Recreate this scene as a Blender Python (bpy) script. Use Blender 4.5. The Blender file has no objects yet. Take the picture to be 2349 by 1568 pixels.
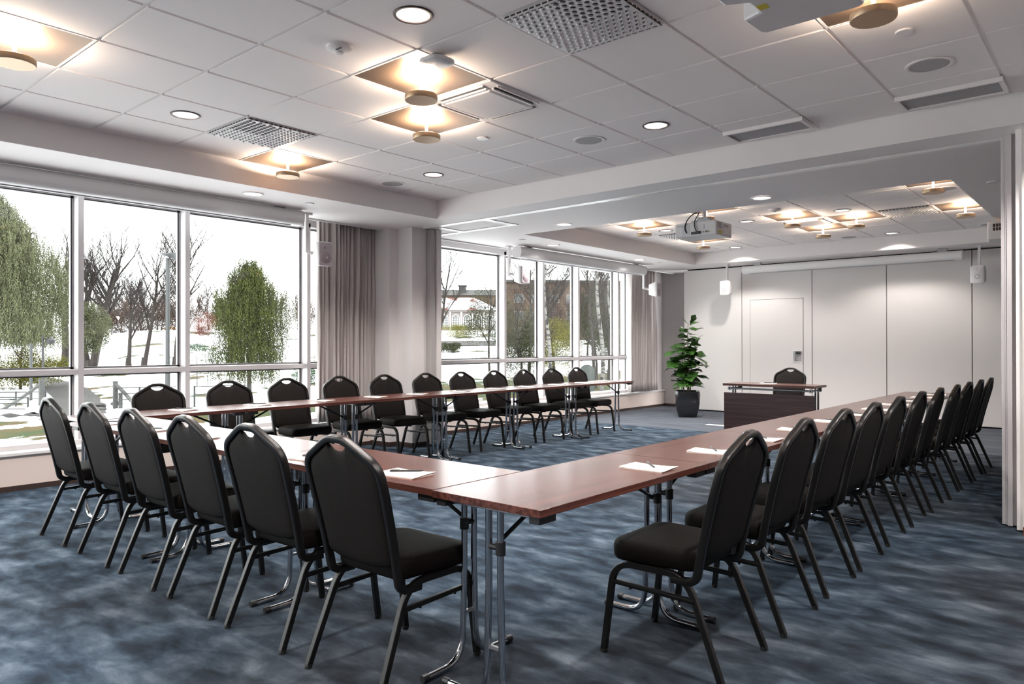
import bpy, math, random
from mathutils import Vector, Matrix
S = bpy.context.scene
COL = S.collection
PI = math.pi

# ---------------------------------------------------------------- camera
EYE = 1.2445
cd = bpy.data.cameras.new('camera'); cam = bpy.data.objects.new('camera', cd); COL.objects.link(cam)
cd.sensor_width = 36.0; cd.lens = 1671.36 / 2349 * 36; cd.clip_end = 900; cd.clip_start = .05
yaw, pit, rol = (math.radians(a) for a in (40.5206, .2138, -.088))
Fw = Vector((-math.sin(yaw) * math.cos(pit), math.cos(yaw) * math.cos(pit), math.sin(pit)))
R0 = Vector((math.cos(yaw), math.sin(yaw), 0)); U0 = R0.cross(Fw)
Rt = R0 * math.cos(rol) + U0 * math.sin(rol); Up = -R0 * math.sin(rol) + U0 * math.cos(rol)
M = Matrix((Rt, Up, -Fw)).transposed().to_4x4(); M.translation = (0, 0, EYE)
cam.matrix_world = M
S.camera = cam
# ---------------------------------------------------------------- world, exposure
W = bpy.data.worlds.new('overcast'); S.world = W; W.use_nodes = True
wn = W.node_tree.nodes; wl = W.node_tree.links
bg = wn['Background']
tc = wn.new('ShaderNodeTexCoord'); nz = wn.new('ShaderNodeTexNoise'); nz.inputs['Scale'].default_value = 2.2; nz.inputs['Detail'].default_value = 5
cr = wn.new('ShaderNodeValToRGB'); cr.color_ramp.elements[0].position = .3; cr.color_ramp.elements[1].position = .62
cr.color_ramp.elements[0].color = (.80, .82, .85, 1); cr.color_ramp.elements[1].color = (1, 1, 1, 1)
wl.new(tc.outputs['Generated'], nz.inputs['Vector']); wl.new(nz.outputs['Fac'], cr.inputs['Fac']); wl.new(cr.outputs['Color'], bg.inputs['Color'])
bg.inputs['Strength'].default_value = 4.2
vs = S.view_settings
S.display_settings.display_device = 'sRGB'
vs.view_transform = 'Standard'; vs.look = 'None'; vs.gamma = 1; vs.use_curve_mapping = False
vs.exposure = 0.88
cy = S.cycles
cy.use_denoising = True; cy.max_bounces = 8; cy.diffuse_bounces = 6; cy.glossy_bounces = 4
cy.transparent_max_bounces = 16; cy.transmission_bounces = 4; cy.caustics_reflective = False; cy.caustics_refractive = False
cy.sample_clamp_indirect = 6; cy.blur_glossy = .5
P_DOWN = 105.0     # recessed downlights
P_UP = 11.5       # brass uplights
P_SOF = 55.0

# ---------------------------------------------------------------- materials
def mat(name, base, rough=.5, metal=0., spec=.5, bump=None, coat=0., emis=None, var=None, sheen=0.):
    m = bpy.data.materials.new(name); m.use_nodes = True
    n = m.node_tree.nodes; l = m.node_tree.links; b = n['Principled BSDF']
    b.inputs['Base Color'].default_value = (*base, 1); b.inputs['Roughness'].default_value = rough
    b.inputs['Metallic'].default_value = metal; b.inputs['Specular IOR Level'].default_value = spec
    b.inputs['Coat Weight'].default_value = coat; b.inputs['Coat Roughness'].default_value = .15
    if sheen: b.inputs['Sheen Weight'].default_value = sheen
    if emis: b.inputs['Emission Color'].default_value = (*emis[0], 1); b.inputs['Emission Strength'].default_value = emis[1]
    t = n.new('ShaderNodeTexCoord')
    if var:   # (scale, amount)
        q = n.new('ShaderNodeTexNoise'); q.inputs['Scale'].default_value = var[0]; q.inputs['Detail'].default_value = 4
        r = n.new('ShaderNodeValToRGB'); a = var[1]
        r.color_ramp.elements[0].color = (*[c * (1 - a) for c in base], 1); r.color_ramp.elements[1].color = (*[min(1, c * (1 + a)) for c in base], 1)
        r.color_ramp.elements[0].position = .3; r.color_ramp.elements[1].position = .7
        l.new(t.outputs['Object'], q.inputs['Vector']); l.new(q.outputs['Fac'], r.inputs['Fac']); l.new(r.outputs['Color'], b.inputs['Base Color'])
    if bump:  # (scale, strength)
        q = n.new('ShaderNodeTexNoise'); q.inputs['Scale'].default_value = bump[0]; q.inputs['Detail'].default_value = 3
        u = n.new('ShaderNodeBump'); u.inputs['Strength'].default_value = bump[1]; u.inputs['Distance'].default_value = .01
        l.new(t.outputs['Object'], q.inputs['Vector']); l.new(q.outputs['Fac'], u.inputs['Height']); l.new(u.outputs['Normal'], b.inputs['Normal'])
    return m

def wood(name, dark, light, rough=.28, axis=0, coat=.35):
    m = mat(name, dark, rough, coat=coat); n = m.node_tree.nodes; l = m.node_tree.links; b = n['Principled BSDF']
    t = n.new('ShaderNodeTexCoord'); mp = n.new('ShaderNodeMapping'); sc = [30, 30, 30]; sc[axis] = .8
    mp.inputs['Scale'].default_value = sc
    q = n.new('ShaderNodeTexNoise'); q.inputs['Scale'].default_value = 1.6; q.inputs['Detail'].default_value = 6; q.inputs['Roughness'].default_value = .6
    r = n.new('ShaderNodeValToRGB'); r.color_ramp.elements[0].position = .40; r.color_ramp.elements[1].position = .60
    r.color_ramp.elements[0].color = (*dark, 1); r.color_ramp.elements[1].color = (*light, 1)
    l.new(t.outputs['Object'], mp.inputs['Vector']); l.new(mp.outputs['Vector'], q.inputs['Vector']); l.new(q.outputs['Fac'], r.inputs['Fac']); l.new(r.outputs['Color'], b.inputs['Base Color'])
    return m

WHITE = mat('white_paint', (.88, .838, .828), .6, bump=(60, .03))
CEIL = mat('ceiling_tile', (.90, .852, .838), .75, bump=(220, .05))
TBAR = mat('ceiling_grid_bar', (.86, .84, .83), .5)
DARKGAP = mat('shadow_gap', (.02, .018, .018), .8)
PARAPET = mat('beige_parapet_paint', (.78, .67, .61), .65, bump=(40, .03))
GREYWALL = mat('grey_wallpaper', (.46, .44, .435), .7, bump=(150, .1))
COLWALL = mat('pale_wallpaper', (.80, .765, .755), .7, bump=(150, .12))
PANEL = mat('partition_laminate', (.72, .685, .67), .5, bump=(90, .03))
BASEB = mat('dark_wood_base', (.05, .03, .025), .45)
REDWOOD = mat('red_brown_base', (.16, .055, .04), .4)
ALU = mat('window_aluminium', (.62, .59, .60), .38, .25)
GASKET = mat('black_gasket', (.03, .03, .035), .5)
SILL = mat('white_sill', (.80, .79, .78), .35)
TRACKM = mat('white_rail', (.85, .84, .83), .3, .3)
BLACKPL = mat('black_plastic', (.018, .018, .02), .4)
CHROME = mat('chrome', (.56, .57, .60), .10, 1.)
STEEL = mat('grey_steel', (.38, .38, .4), .35, .8)
CHFAB = mat('black_chair_fabric', (.0080, .0060, .0052), .6, spec=.12, bump=(420, .35))
CHFRAME = mat('black_hammered_frame', (.0075, .0068, .0066), .30, .2, bump=(500, .12))
RUBBER = mat('rubber', (.012, .012, .013), .6)
PAPER = mat('cream_paper', (.85, .79, .74), .7)
PRINT = mat('faded_print', (.42, .25, .22), .6)
BRASS = mat('brushed_brass', (.50, .36, .235), .42, .75)
COPPER = mat('satin_bronze_panel', (.20, .135, .09), .42, .75)
GLOW = mat('warm_glow', (1, .8, .6), .5, emis=((1, .74, .5), 9.))
STEMM = mat('pale_stem', (.85, .72, .6), .4, .1)
TRIMD = mat('dark_bronze_trim', (.045, .032, .028), .4, .5)
REFL = mat('lamp_reflector', (.9, .89, .88), .25, 0.)
LAMPF = mat('downlight_face', (1, .97, .95), .4, emis=((1, .97, .93), 1.3))
LAMP = mat('downlight_lamp', (1, .96, .92), .5, emis=((1, .97, .93), 5.))
PLWHITE = mat('white_plastic', (.74, .72, .72), .38)
PLGREY = mat('grey_plastic', (.42, .40, .41), .5)
GRILLE = mat('speaker_mesh', (.40, .385, .395), .6, bump=(900, .4))
YELLOW = mat('yellow_sticker', (.62, .52, .02), .5)
SCREENM = mat('screen_case', (.86, .85, .85), .42)
POT = mat('black_glazed_pot', (.012, .012, .014), .12, coat=.6)
SOIL = mat('soil', (.03, .02, .014), .9)
STEMW = mat('plant_stem', (.16, .11, .07), .7)
FIG = mat('fig_leaf', (.034, .092, .018), .30, var=(7, .6))
WOODT = wood('red_brown_tabletop', (.060, .019, .0145), (.145, .050, .036), .27, 0, .25)
WOODT.node_tree.nodes['Principled BSDF'].inputs['Specular IOR Level'].default_value = .38
WOODD = wood('dark_modesty_wood', (.032, .013, .013), (.068, .028, .027), .4, 0, .1)
EDGE = wood('tabletop_edge', (.10, .035, .026), (.17, .06, .045), .4, 0, .1)

CURT = mat('taupe_curtain', (.52, .47, .455), .62, sheen=.3, bump=(300, .08))

def glass_mat():
    m = bpy.data.materials.new('window_glass'); m.use_nodes = True; n = m.node_tree.nodes; l = m.node_tree.links
    n.remove(n['Principled BSDF']); o = n['Material Output']
    tr = n.new('ShaderNodeBsdfTransparent'); tr.inputs['Color'].default_value = (.93, .95, .94, 1)
    gl = n.new('ShaderNodeBsdfGlossy'); gl.inputs['Roughness'].default_value = .0; gl.inputs['Color'].default_value = (.9, .95, .93, 1)
    fr = n.new('ShaderNodeFresnel'); ge = n.new('ShaderNodeNewGeometry'); mr = n.new('ShaderNodeMapRange')
    mr.inputs['To Min'].default_value = 1.33; mr.inputs['To Max'].default_value = 1 / 1.33; l.new(ge.outputs['Backfacing'], mr.inputs['Value']); l.new(mr.outputs[0], fr.inputs['IOR'])
    mx = n.new('ShaderNodeMixShader'); l.new(fr.outputs[0], mx.inputs[0]); l.new(tr.outputs[0], mx.inputs[1]); l.new(gl.outputs[0], mx.inputs[2]); l.new(mx.outputs[0], o.inputs['Surface'])
    return m
GLASS = glass_mat()

def carpet_mat():
    m = mat('mottled_blue_carpet', (.05, .07, .1), .95, spec=.1); n = m.node_tree.nodes; l = m.node_tree.links; b = n['Principled BSDF']
    t = n.new('ShaderNodeTexCoord')
    def noise(scale, sx, sy, det, rough=.5, dist=0.):
        mp = n.new('ShaderNodeMapping'); mp.inputs['Scale'].default_value = (sx, sy, 1)
        q = n.new('ShaderNodeTexNoise'); q.inputs['Scale'].default_value = scale; q.inputs['Detail'].default_value = det; q.inputs['Roughness'].default_value = rough; q.inputs['Distortion'].default_value = dist
        l.new(t.outputs['Object'], mp.inputs['Vector']); l.new(mp.outputs['Vector'], q.inputs['Vector']); return q.outputs['Fac']
    def ramp(f, stops):
        r = n.new('ShaderNodeValToRGB'); e = r.color_ramp.elements
        e[0].position, e[0].color = stops[0][0], (*stops[0][1], 1); e[1].position, e[1].color = stops[-1][0], (*stops[-1][1], 1)
        for p, c in stops[1:-1]: k = e.new(p); k.color = (*c, 1)
        l.new(f, r.inputs['Fac']); return r.outputs['Color']
    def mix(f, a, b_):
        x = n.new('ShaderNodeMix'); x.data_type = 'RGBA'; l.new(f, x.inputs[0]); l.new(a, x.inputs[6]); l.new(b_, x.inputs[7]); return x.outputs[2]
    mott = noise(6.5, .62, 1.15, 4, .55, .25)
    blue = ramp(mott, [(.33, (.015, .021, .031)), (.46, (.029, .046, .069)), (.56, (.053, .077, .106)), (.72, (.125, .160, .205))])
    grey = ramp(mott, [(.33, (.017, .020, .026)), (.47, (.031, .039, .050)), (.58, (.049, .060, .075)), (.74, (.108, .122, .142))])
    big = noise(.42, 1, 1, 1); sx = n.new('ShaderNodeSeparateXYZ'); l.new(t.outputs['Object'], sx.inputs[0])
    ma = n.new('ShaderNodeMath'); ma.operation = 'MULTIPLY_ADD'; ma.inputs[1].default_value = .055; ma.inputs[2].default_value = .12; l.new(sx.outputs['X'], ma.inputs[0])
    mb_ = n.new('ShaderNodeMath'); mb_.operation = 'ADD'; l.new(big, mb_.inputs[0]); l.new(ma.outputs[0], mb_.inputs[1]); bm = ramp(mb_.outputs[0], [(.46, (0, 0, 0)), (.62, (1, 1, 1))])
    c = mix(bm, blue, grey)
    fine = ramp(noise(260, 1, 1, 2), [(.3, (.72, .72, .72)), (.7, (1.25, 1.25, 1.25))])
    x = n.new('ShaderNodeMix'); x.data_type = 'RGBA'; x.blend_type = 'MULTIPLY'; x.inputs[0].default_value = .8
    l.new(c, x.inputs[6]); l.new(fine, x.inputs[7])
    # plain pale carpet of the far end beyond the seam
    sp = n.new('ShaderNodeSeparateXYZ'); l.new(t.outputs['Object'], sp.inputs[0])
    gt = n.new('ShaderNodeMath'); gt.operation = 'GREATER_THAN'; gt.inputs[1].default_value = 9.72; l.new(sp.outputs['Y'], gt.inputs[0])
    pale = ramp(noise(4.0, .3, 2.2, 3), [(.3, (.068, .076, .092)), (.7, (.120, .132, .156))])
    y = n.new('ShaderNodeMix'); y.data_type = 'RGBA'; l.new(gt.outputs[0], y.inputs[0]); l.new(x.outputs[2], y.inputs[6]); l.new(pale, y.inputs[7])
    l.new(y.outputs[2], b.inputs['Base Color'])
    u = n.new('ShaderNodeBump'); u.inputs['Strength'].default_value = .3; u.inputs['Distance'].default_value = .004
    l.new(noise(350, 1, 1, 2), u.inputs['Height']); l.new(u.outputs['Normal'], b.inputs['Normal'])
    return m
CARPET = carpet_mat()

# ---------------------------------------------------------------- mesh helpers
class MB:
    def __init__(s): s.v = []; s.f = []; s.m = []; s.mats = []
    def mi(s, m):
        if m not in s.mats: s.mats.append(m)
        return s.mats.index(m)
    def face(s, pts, m=None):
        i = len(s.v); s.v += [tuple(p) for p in pts]; s.f.append(tuple(range(i, i + len(pts)))); s.m.append(s.mi(m) if m else 0)
    def box(s, a, b, m=None):
        x0, y0, z0 = (min(p, q) for p, q in zip(a, b)); x1, y1, z1 = (max(p, q) for p, q in zip(a, b)); i = len(s.v)
        s.v += [(x0, y0, z0), (x1, y0, z0), (x1, y1, z0), (x0, y1, z0), (x0, y0, z1), (x1, y0, z1), (x1, y1, z1), (x0, y1, z1)]
        k = s.mi(m) if m else 0
        for q in ((0, 3, 2, 1), (4, 5, 6, 7), (0, 1, 5, 4), (1, 2, 6, 5), (2, 3, 7, 6), (3, 0, 4, 7)):
            s.f.append(tuple(i + j for j in q)); s.m.append(k)
        return s
    def loops(s, rings, m=None, cap0=True, cap1=True, closed=True):
        i0 = len(s.v); n = len(rings[0]); k = s.mi(m) if m else 0
        for r in rings: s.v += [tuple(p) for p in r]
        for a in range(len(rings) - 1):
            for b in range(n if closed else n - 1):
                p, q = i0 + a * n + b, i0 + a * n + (b + 1) % n
                s.f.append((p, q, q + n, p + n)); s.m.append(k)
        if cap0: s.f.append(tuple(i0 + b for b in range(n))[::-1]); s.m.append(k)
        if cap1: s.f.append(tuple(i0 + (len(rings) - 1) * n + b for b in range(n))); s.m.append(k)
        return s
    def sweep(s, pts, prof, ref=(0, 0, 1), m=None, scale=None):
        pts = [Vector(p) for p in pts]; rings = []; ref = Vector(ref)
        for i, p in enumerate(pts):
            t = (pts[min(i + 1, len(pts) - 1)] - pts[max(i - 1, 0)]).normalized()
            sd = t.cross(ref)
            if sd.length < 1e-4: sd = t.cross(Vector((1, 0, 0)))
            sd.normalize(); up = sd.cross(t); c = scale[i] if scale else 1
            rings.append([p + sd * (u * c) + up * (v * c) for u, v in prof])
        return s.loops(rings, m)
    def tube(s, pts, r, n=10, m=None, ref=(0.013, 0.021, 1), scale=None):
        return s.sweep(pts, [(r * math.cos(2 * PI * k / n), r * math.sin(2 * PI * k / n)) for k in range(n)], ref, m, scale)
    def lathe(s, prof, c=(0, 0, 0), n=32, m=None, cap0=True, cap1=True):
        return s.loops([[(c[0] + r * math.cos(2 * PI * k / n), c[1] + r * math.sin(2 * PI * k / n), c[2] + z) for k in range(n)] for r, z in prof], m, cap0, cap1)
    def prism(s, poly, z0, z1, m=None):
        return s.loops([[(x, y, z0) for x, y in poly], [(x, y, z1) for x, y in poly]], m)
    def xf(s, M_, i0=0):
        s.v[i0:] = [tuple(M_ @ Vector(p)) for p in s.v[i0:]]; return s
    def build(s, name, mat_=None, parent=None, smooth=None, bevel=0, loc=None, rz=0):
        me = bpy.data.meshes.new(name); me.from_pydata(s.v, [], s.f)
        mats = s.mats if s.mats else []
        if mat_: mats = [mat_] + [x for x in mats] if not s.mats else s.mats
        for x in mats: me.materials.append(x)
        if s.mats: me.polygons.foreach_set('material_index', s.m)
        if smooth is not None:
            me.polygons.foreach_set('use_smooth', [True] * len(me.polygons)); me.update(); me.set_sharp_from_angle(angle=math.radians(smooth))
        me.update()
        o = bpy.data.objects.new(name, me); COL.objects.link(o)
        if parent: o.parent = parent
        if loc: o.location = loc
        o.rotation_euler = (0, 0, rz)
        if bevel:
            q = o.modifiers.new('b', 'BEVEL'); q.width = bevel; q.segments = 2; q.limit_method = 'ANGLE'
        return o

def tag(o, label, cat, group=None, kind=None):
    o['label'] = label; o['category'] = cat
    if group: o['group'] = group
    if kind: o['kind'] = kind
    return o
def empty(name, loc=(0, 0, 0), rz=0):
    o = bpy.data.objects.new(name, None); COL.objects.link(o); o.location = loc; o.rotation_euler = (0, 0, rz); o.empty_display_size = .1
    return o
def struct(mb, name, m, parent=None, **k):
    o = mb.build(name, m, parent, **k)
    if not parent: o['kind'] = 'structure'
    return o
def kids(o): return [c for c in o.children]
def dup(o, loc=None, rz=None, parent=None):
    c = o.copy(); COL.objects.link(c)
    if parent: c.parent = parent
    if loc is not None: c.location = loc
    if rz is not None: c.rotation_euler = (0, 0, rz)
    for k in kids(o): dup(k, parent=c)
    return c
def fillet(pts, rad, n=6):
    pts = [Vector(p) for p in pts]; out = [pts[0]]
    for i in range(1, len(pts) - 1):
        r = rad[i - 1] if isinstance(rad, (list, tuple)) else rad
        a, b, c = pts[i - 1], pts[i], pts[i + 1]
        p = b + (a - b).normalized() * min(r, (a - b).length * .49); q = b + (c - b).normalized() * min(r, (c - b).length * .49)
        for k in range(n + 1):
            t = k / n; out.append(p * (1 - t) ** 2 + b * 2 * t * (1 - t) + q * t * t)
    out.append(pts[-1]); return out
def rrect(w, h, r, n=3):
    out = []
    for cx, cy, a in ((w - r, h - r, 0), (-w + r, h - r, 90), (-w + r, -h + r, 180), (w - r, -h + r, 270)):
        for k in range(n + 1):
            t = math.radians(a + 90 * k / n); out.append((cx + r * math.cos(t), cy + r * math.sin(t)))
    return out
ORD = ['first', 'second', 'third', 'fourth', 'fifth', 'sixth', 'seventh', 'eighth', 'ninth', 'tenth', 'eleventh', 'twelfth']

# ================================================================= ROOM SHELL
ZT, ZS = 2.88, 2.67             # tile ceiling, lower soffit
X0, Y0, Y1, T = -6.007, 5.719, 7.27, .6
XW = -7.287                     # parapet face
struct(MB().box((-7.7, -5.2, -.15), (4.2, 13.5, 0)), 'floor', CARPET)
# parapet under the windows with its sill and baseboard
struct(MB().box((-7.75, -5.2, -.1), (XW, 13.4, .30)), 'wall_left', PARAPET)
mb = MB().box((-7.72, -5.2, .30), (XW + .02, 5.31, .327)).box((-7.72, 6.98, .30), (XW + .02, 13.3, .327))
struct(mb, 'trim_1', SILL, bevel=.003)
struct(MB().box((XW, -5.2, 0), (XW + .012, 5.80, .045)).box((XW, 6.2, 0), (XW + .012, 13.3, .045)), 'baseboard_left', BASEB)
# solid wall between the two window banks, column and pilaster
struct(MB().box((-7.75, 5.30, .30), (XW - .05, 6.98, 2.85)), 'wall_between', GREYWALL)
struct(MB().box((-7.4, 5.80, 0), (-6.93, 5.925, ZS + .1)).box((-7.4, 5.925, 0), (-6.655, 6.155, ZS + .1)), 'column_1', COLWALL)
struct(MB().box((-7.3, 5.79, 0), (-6.92, 5.93, .055)).box((-7.3, 5.913, 0), (-6.643, 6.15, .055)), 'baseboard_column', BASEB)
# far corner wall, back wall (sliding leaves), right and near walls
struct(MB().box((-7.75, 13.30, 0), (-6.3, 13.45, 2.85)), 'wall_corner', GREYWALL)
struct(MB().box((XW, 13.285, 0), (-6.4, 13.30, .05)), 'baseboard_corner', BASEB)
YB = 12.73
wb = MB(); seams = [-6.554, -5.405, -4.169, -3.011, -1.845, -.68, .5, 1.7, 2.9, 4.1]
wb.box((-6.50, YB + .05, 0), (4.1, YB + .10, 2.7), DARKGAP)
for a, b in zip(seams, seams[1:]):
    wb.box((a + .006, YB, .022), (b - .006, YB + .09, 2.645), PANEL)

struct(wb, 'wall_back', None, bevel=.002)
dr = MB()                                    # flush door leaf inside the second panel
xa, xb_, zd = -5.25, -4.32, 2.035
dr.box((xa, YB - .004, .03), (xb_, YB - .0005, zd), PANEL)
for q in (((xa - .004, YB - .0045, .03), (xa, YB, zd + .004)), ((xb_, YB - .0045, .03), (xb_ + .004, YB, zd + .004)), ((xa, YB - .0045, zd), (xb_, YB, zd + .005))): dr.box(*q, DARKGAP)
door = struct(dr, 'door_1', None)
hb = MB()
hb.box((-4.505, YB - .012, .93), (-4.325, YB - .004, 1.15), PLWHITE)
hb.box((-4.487, YB - .013, .95), (-4.343, YB - .0115, 1.13), PLGREY)
h = hb.build('door_handle', None, door)
hb = MB().tube([(-4.43, YB - .03, 1.105), (-4.36, YB - .03, 1.10)], .022, 12, BLACKPL)
hb.tube(fillet([(-4.43, YB - .02, 1.11), (-4.445, YB - .045, 1.10), (-4.44, YB - .045, .98), (-4.43, YB - .02, .965)], .02), .009, 8, STEEL)
hb.build('lever', None, h, smooth=40)
struct(MB().box((4.1, -5.2, 0), (4.3, 13.5, 2.95)), 'wall_right', WHITE)
struct(MB().box((-7.75, -5.35, 0), (4.3, -5.2, 2.95)), 'wall_near', COLWALL)
struct(MB().box((-.556, 5.765, 0), (4.1, 6.1, 2.68)), 'wall_divider', COLWALL)
struct(MB().box((-.556, 5.752, 0), (4.1, 5.765, .055)), 'baseboard_divider', REDWOOD)
jm = MB().box((-.60, 5.86, 0.01), (-.556, 6.12, 2.672), WHITE).box((-.632, 5.985, 0.01), (-.60, 6.12, 2.672), GREYWALL)
jm.box((-.660, 5.955, 0.01), (-.632, 6.12, 2.672), ALU).box((-.674, 5.985, .01), (-.662, 6.12, 2.672), ALU).box((-.697, 5.995, .01), (-.676, 6.12, 2.672), ALU).box((-.676, 6.0, .01), (-.66, 6.12, 2.672), PLGREY)
struct(jm, 'trim_2', None, bevel=.002)
# soffits
sf = MB()
sf.box((-7.05, -5.2, ZS), (X0, 13.4, 2.97)); sf.box((X0, Y0, ZS), (4.2, Y1, 2.97)); sf.box((X0, Y1 + 4.8, ZS), (4.2, YB + .04, 2.97))
sf.box((X0 + 4.8, Y1, ZS), (4.2, Y1 + 4.8, 2.97)); sf.box((X0 + 7.2, -5.2, ZS), (4.2, Y0, 2.97)); sf.box((X0, -5.2, ZS), (X0 + 7.2, Y0 - 9.6, 2.97))
sf.box((X0, YB + .04, ZS), (-6.2, 13.4, 2.97))
struct(sf, 'ceiling_soffit', WHITE)
struct(MB().box((-7.72, -5.2, 2.80), (-7.05, 13.4, 2.97)).box((-7.06, -5.2, 2.652), (-7.045, 5.79, ZS + .01)).box((-7.06, 6.3, 2.652), (-7.045, 13.3, ZS + .01)), 'ceiling_recess', SILL)
# tiled ceilings: sheet of grid bars with the tiles hanging a few millimetres below it
NEAR = {'lamp': [(4, 4), (3, 3), (0, 3), (2, 7), (8, 3), (9, 7), (6, 8), (4, 11), (8, 12)], 'down': [(1, 5), (5, 5), (5, 1), (1, 1), (9, 5), (9, 1), (1, 9), (5, 9), (9, 9), (1, 13), (5, 13), (9, 13)], 'diff': [(6, 4), (1, 4)], 'ac': [(4, 3)]}
FAR = {'lamp': [(7, 1), (7, 4), (4, 3), (5, 4), (4, 5), (1, 2), (1, 5), (3, 1)], 'down': [(5, 3), (5, 7), (3, 3), (1, 7), (1, 3)], 'diff': [(6, 4), (1, 4)], 'ac': [(4, 4)]}
def ctr(room, i, j): return (X0 + T * (i + .5), (Y0 - T * (j + .5)) if room is NEAR else (Y1 + T * (j + .5)))
def tiled(name, room, ni, nj):
    y_a = Y0 - T * nj if room is NEAR else Y1
    mb = MB().box((X0, y_a, ZT + .12), (X0 + T * ni, y_a + T * nj, ZT + .13), TBAR)
    for i in range(ni + 1): mb.box((X0 + T * i - .022, y_a, ZT + .008), (X0 + T * i + .022, y_a + T * nj, ZT + .02), TBAR)
    for j in range(nj + 1): mb.box((X0, y_a + T * j - .022, ZT + .0079), (X0 + T * ni, y_a + T * j + .022, ZT + .0195), TBAR)
    g = .012; zb, zt_ = ZT - .004, ZT + .0085
    for i in range(ni):
        for j in range(nj):
            cx, cy_ = ctr(room, i, j)
            if (i, j) in room['lamp'] or (i, j) in room['diff'] or (i, j) in room['ac']: continue
            a = T / 2 - g
            if (i, j) in room['down']:
                n = 32; r = .092
                for q in (((cx - a, cy_ - a), (cx - a + .002, cy_ + a)), ((cx + a - .002, cy_ - a), (cx + a, cy_ + a)), ((cx - a, cy_ - a), (cx + a, cy_ - a + .002)), ((cx - a, cy_ + a - .002), (cx + a, cy_ + a))): mb.box((*q[0], zb + .0002), (*q[1], zt_), CEIL)
                def sq(k):
                    t = 2 * PI * (k + .5) / n; c, s_ = math.cos(t), math.sin(t); q = a / max(abs(c), abs(s_)); return (cx + c * q, cy_ + s_ * q)
                def ci(k):
                    t = 2 * PI * (k + .5) / n; return (cx + r * math.cos(t), cy_ + r * math.sin(t))
                # corners belong to the square outline: widen with corner points
                sqp = [sq(k) for k in range(n)]; cip = [ci(k) for k in range(n)]
                for k in range(n):
                    p, q = sqp[k], sqp[(k + 1) % n]; u, v = cip[k], cip[(k + 1) % n]
                    if abs(abs(p[0] - cx) - abs(q[0] - cx)) > 1e-6 and abs(abs(p[1] - cy_) - abs(q[1] - cy_)) > 1e-6:
                        co = (cx + math.copysign(a, p[0] + q[0] - 2 * cx), cy_ + math.copysign(a, p[1] + q[1] - 2 * cy_))
                        mb.face([(*u, zb), (*v, zb), (*q, zb), (*co, zb), (*p, zb)], CEIL)
                    else: mb.face([(*u, zb), (*v, zb), (*q, zb), (*p, zb)], CEIL)
                    mb.face([(*u, zb), (*v, zb), (*v, zt_ + .08), (*u, zt_ + .08)], CEIL)
                continue
            mb.box((cx - a, cy_ - a, zb), (cx + a, cy_ + a, zt_), CEIL)
    return struct(mb, name, None)
tiled('ceiling', NEAR, 12, 16)
tiled('ceiling_far', FAR, 8, 8)

# ================================================================= WINDOWS
def window(name, ya, yb, mull, lo=.327, hi=2.80):
    fr = MB(); zf0, zf1 = -7.626, -7.50
    m = [ya] + mull + [yb]
    ztr = (.972, 1.02)
    for y, w in [(q, .05) for q in mull]:
        fr.box((zf0, y - w / 2, lo), (zf1, y + w / 2, 2.70), ALU)
        fr.box((zf0 - .03, y - w / 2 - .025, lo), (zf0, y + w / 2 + .025, 2.70), ALU)
    fr.box((zf0, ya, ztr[0]), (zf1 - .003, yb, ztr[1]), ALU); fr.box((zf0 - .03, ya, ztr[0] - .02), (zf0, yb, ztr[1] + .02), ALU)
    fr.box((zf0, ya, 2.655), (zf1, yb, 2.82), ALU); fr.box((zf0 - .03, ya, 2.635), (zf0, yb, 2.82), ALU)
    fr.box((zf0 - .05, ya, .30), (zf1 + .06, yb, .37), ALU)
    for a, b in zip(m, m[1:]):
        for q0, q1 in ((.372, ztr[0] - .02), (ztr[1] + .02, 2.635)):
            y0, y1 = a + .048, b - .048
            for c in (((y0 - .012, q0), (y0, q1)), ((y1, q0), (y1 + .012, q1)), ((y0, q0 - .01), (y1, q0)), ((y0, q1), (y1, q1 + .01))):
                fr.box((zf0 - .012, c[0][0], c[0][1]), (zf0 + .004, c[1][0], c[1][1]), GASKET)
    root = struct(fr, name, None)
    for a, b in zip(m, m[1:]):
        for q0, q1 in ((.372, ztr[0] - .02), (ztr[1] + .02, 2.635)):
            g = MB().box((zf0 - .018, a + .03, q0 - .01), (zf0 - .010, b - .03, q1 + .01)); g.build('pane', GLASS, root)
    return root
window('window_1', -5.2, 5.35, [-4.0, -2.9, -1.5, -.4, 1.06, 2.565, 3.575, 5.04])
window('window_2', 6.95, 12.40, [8.617, 9.592, 10.605, 11.91])
struct(MB().box((-7.74, 12.36, .3), (-7.34, 13.4, 2.9)), 'wall_window_end', WHITE)
struct(MB().box((-7.9, -5.6, 2.66), (-7.72, 13.6, 3.4)).box((-7.9, -5.6, -3.2), (-7.75, 13.6, .30)), 'wall_outside', mat('facade', (.5, .48, .46), .8))
struct(MB().box((-7.9, -5.6, 2.97), (4.4, 13.6, 3.1)), 'roof', WHITE)

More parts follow.
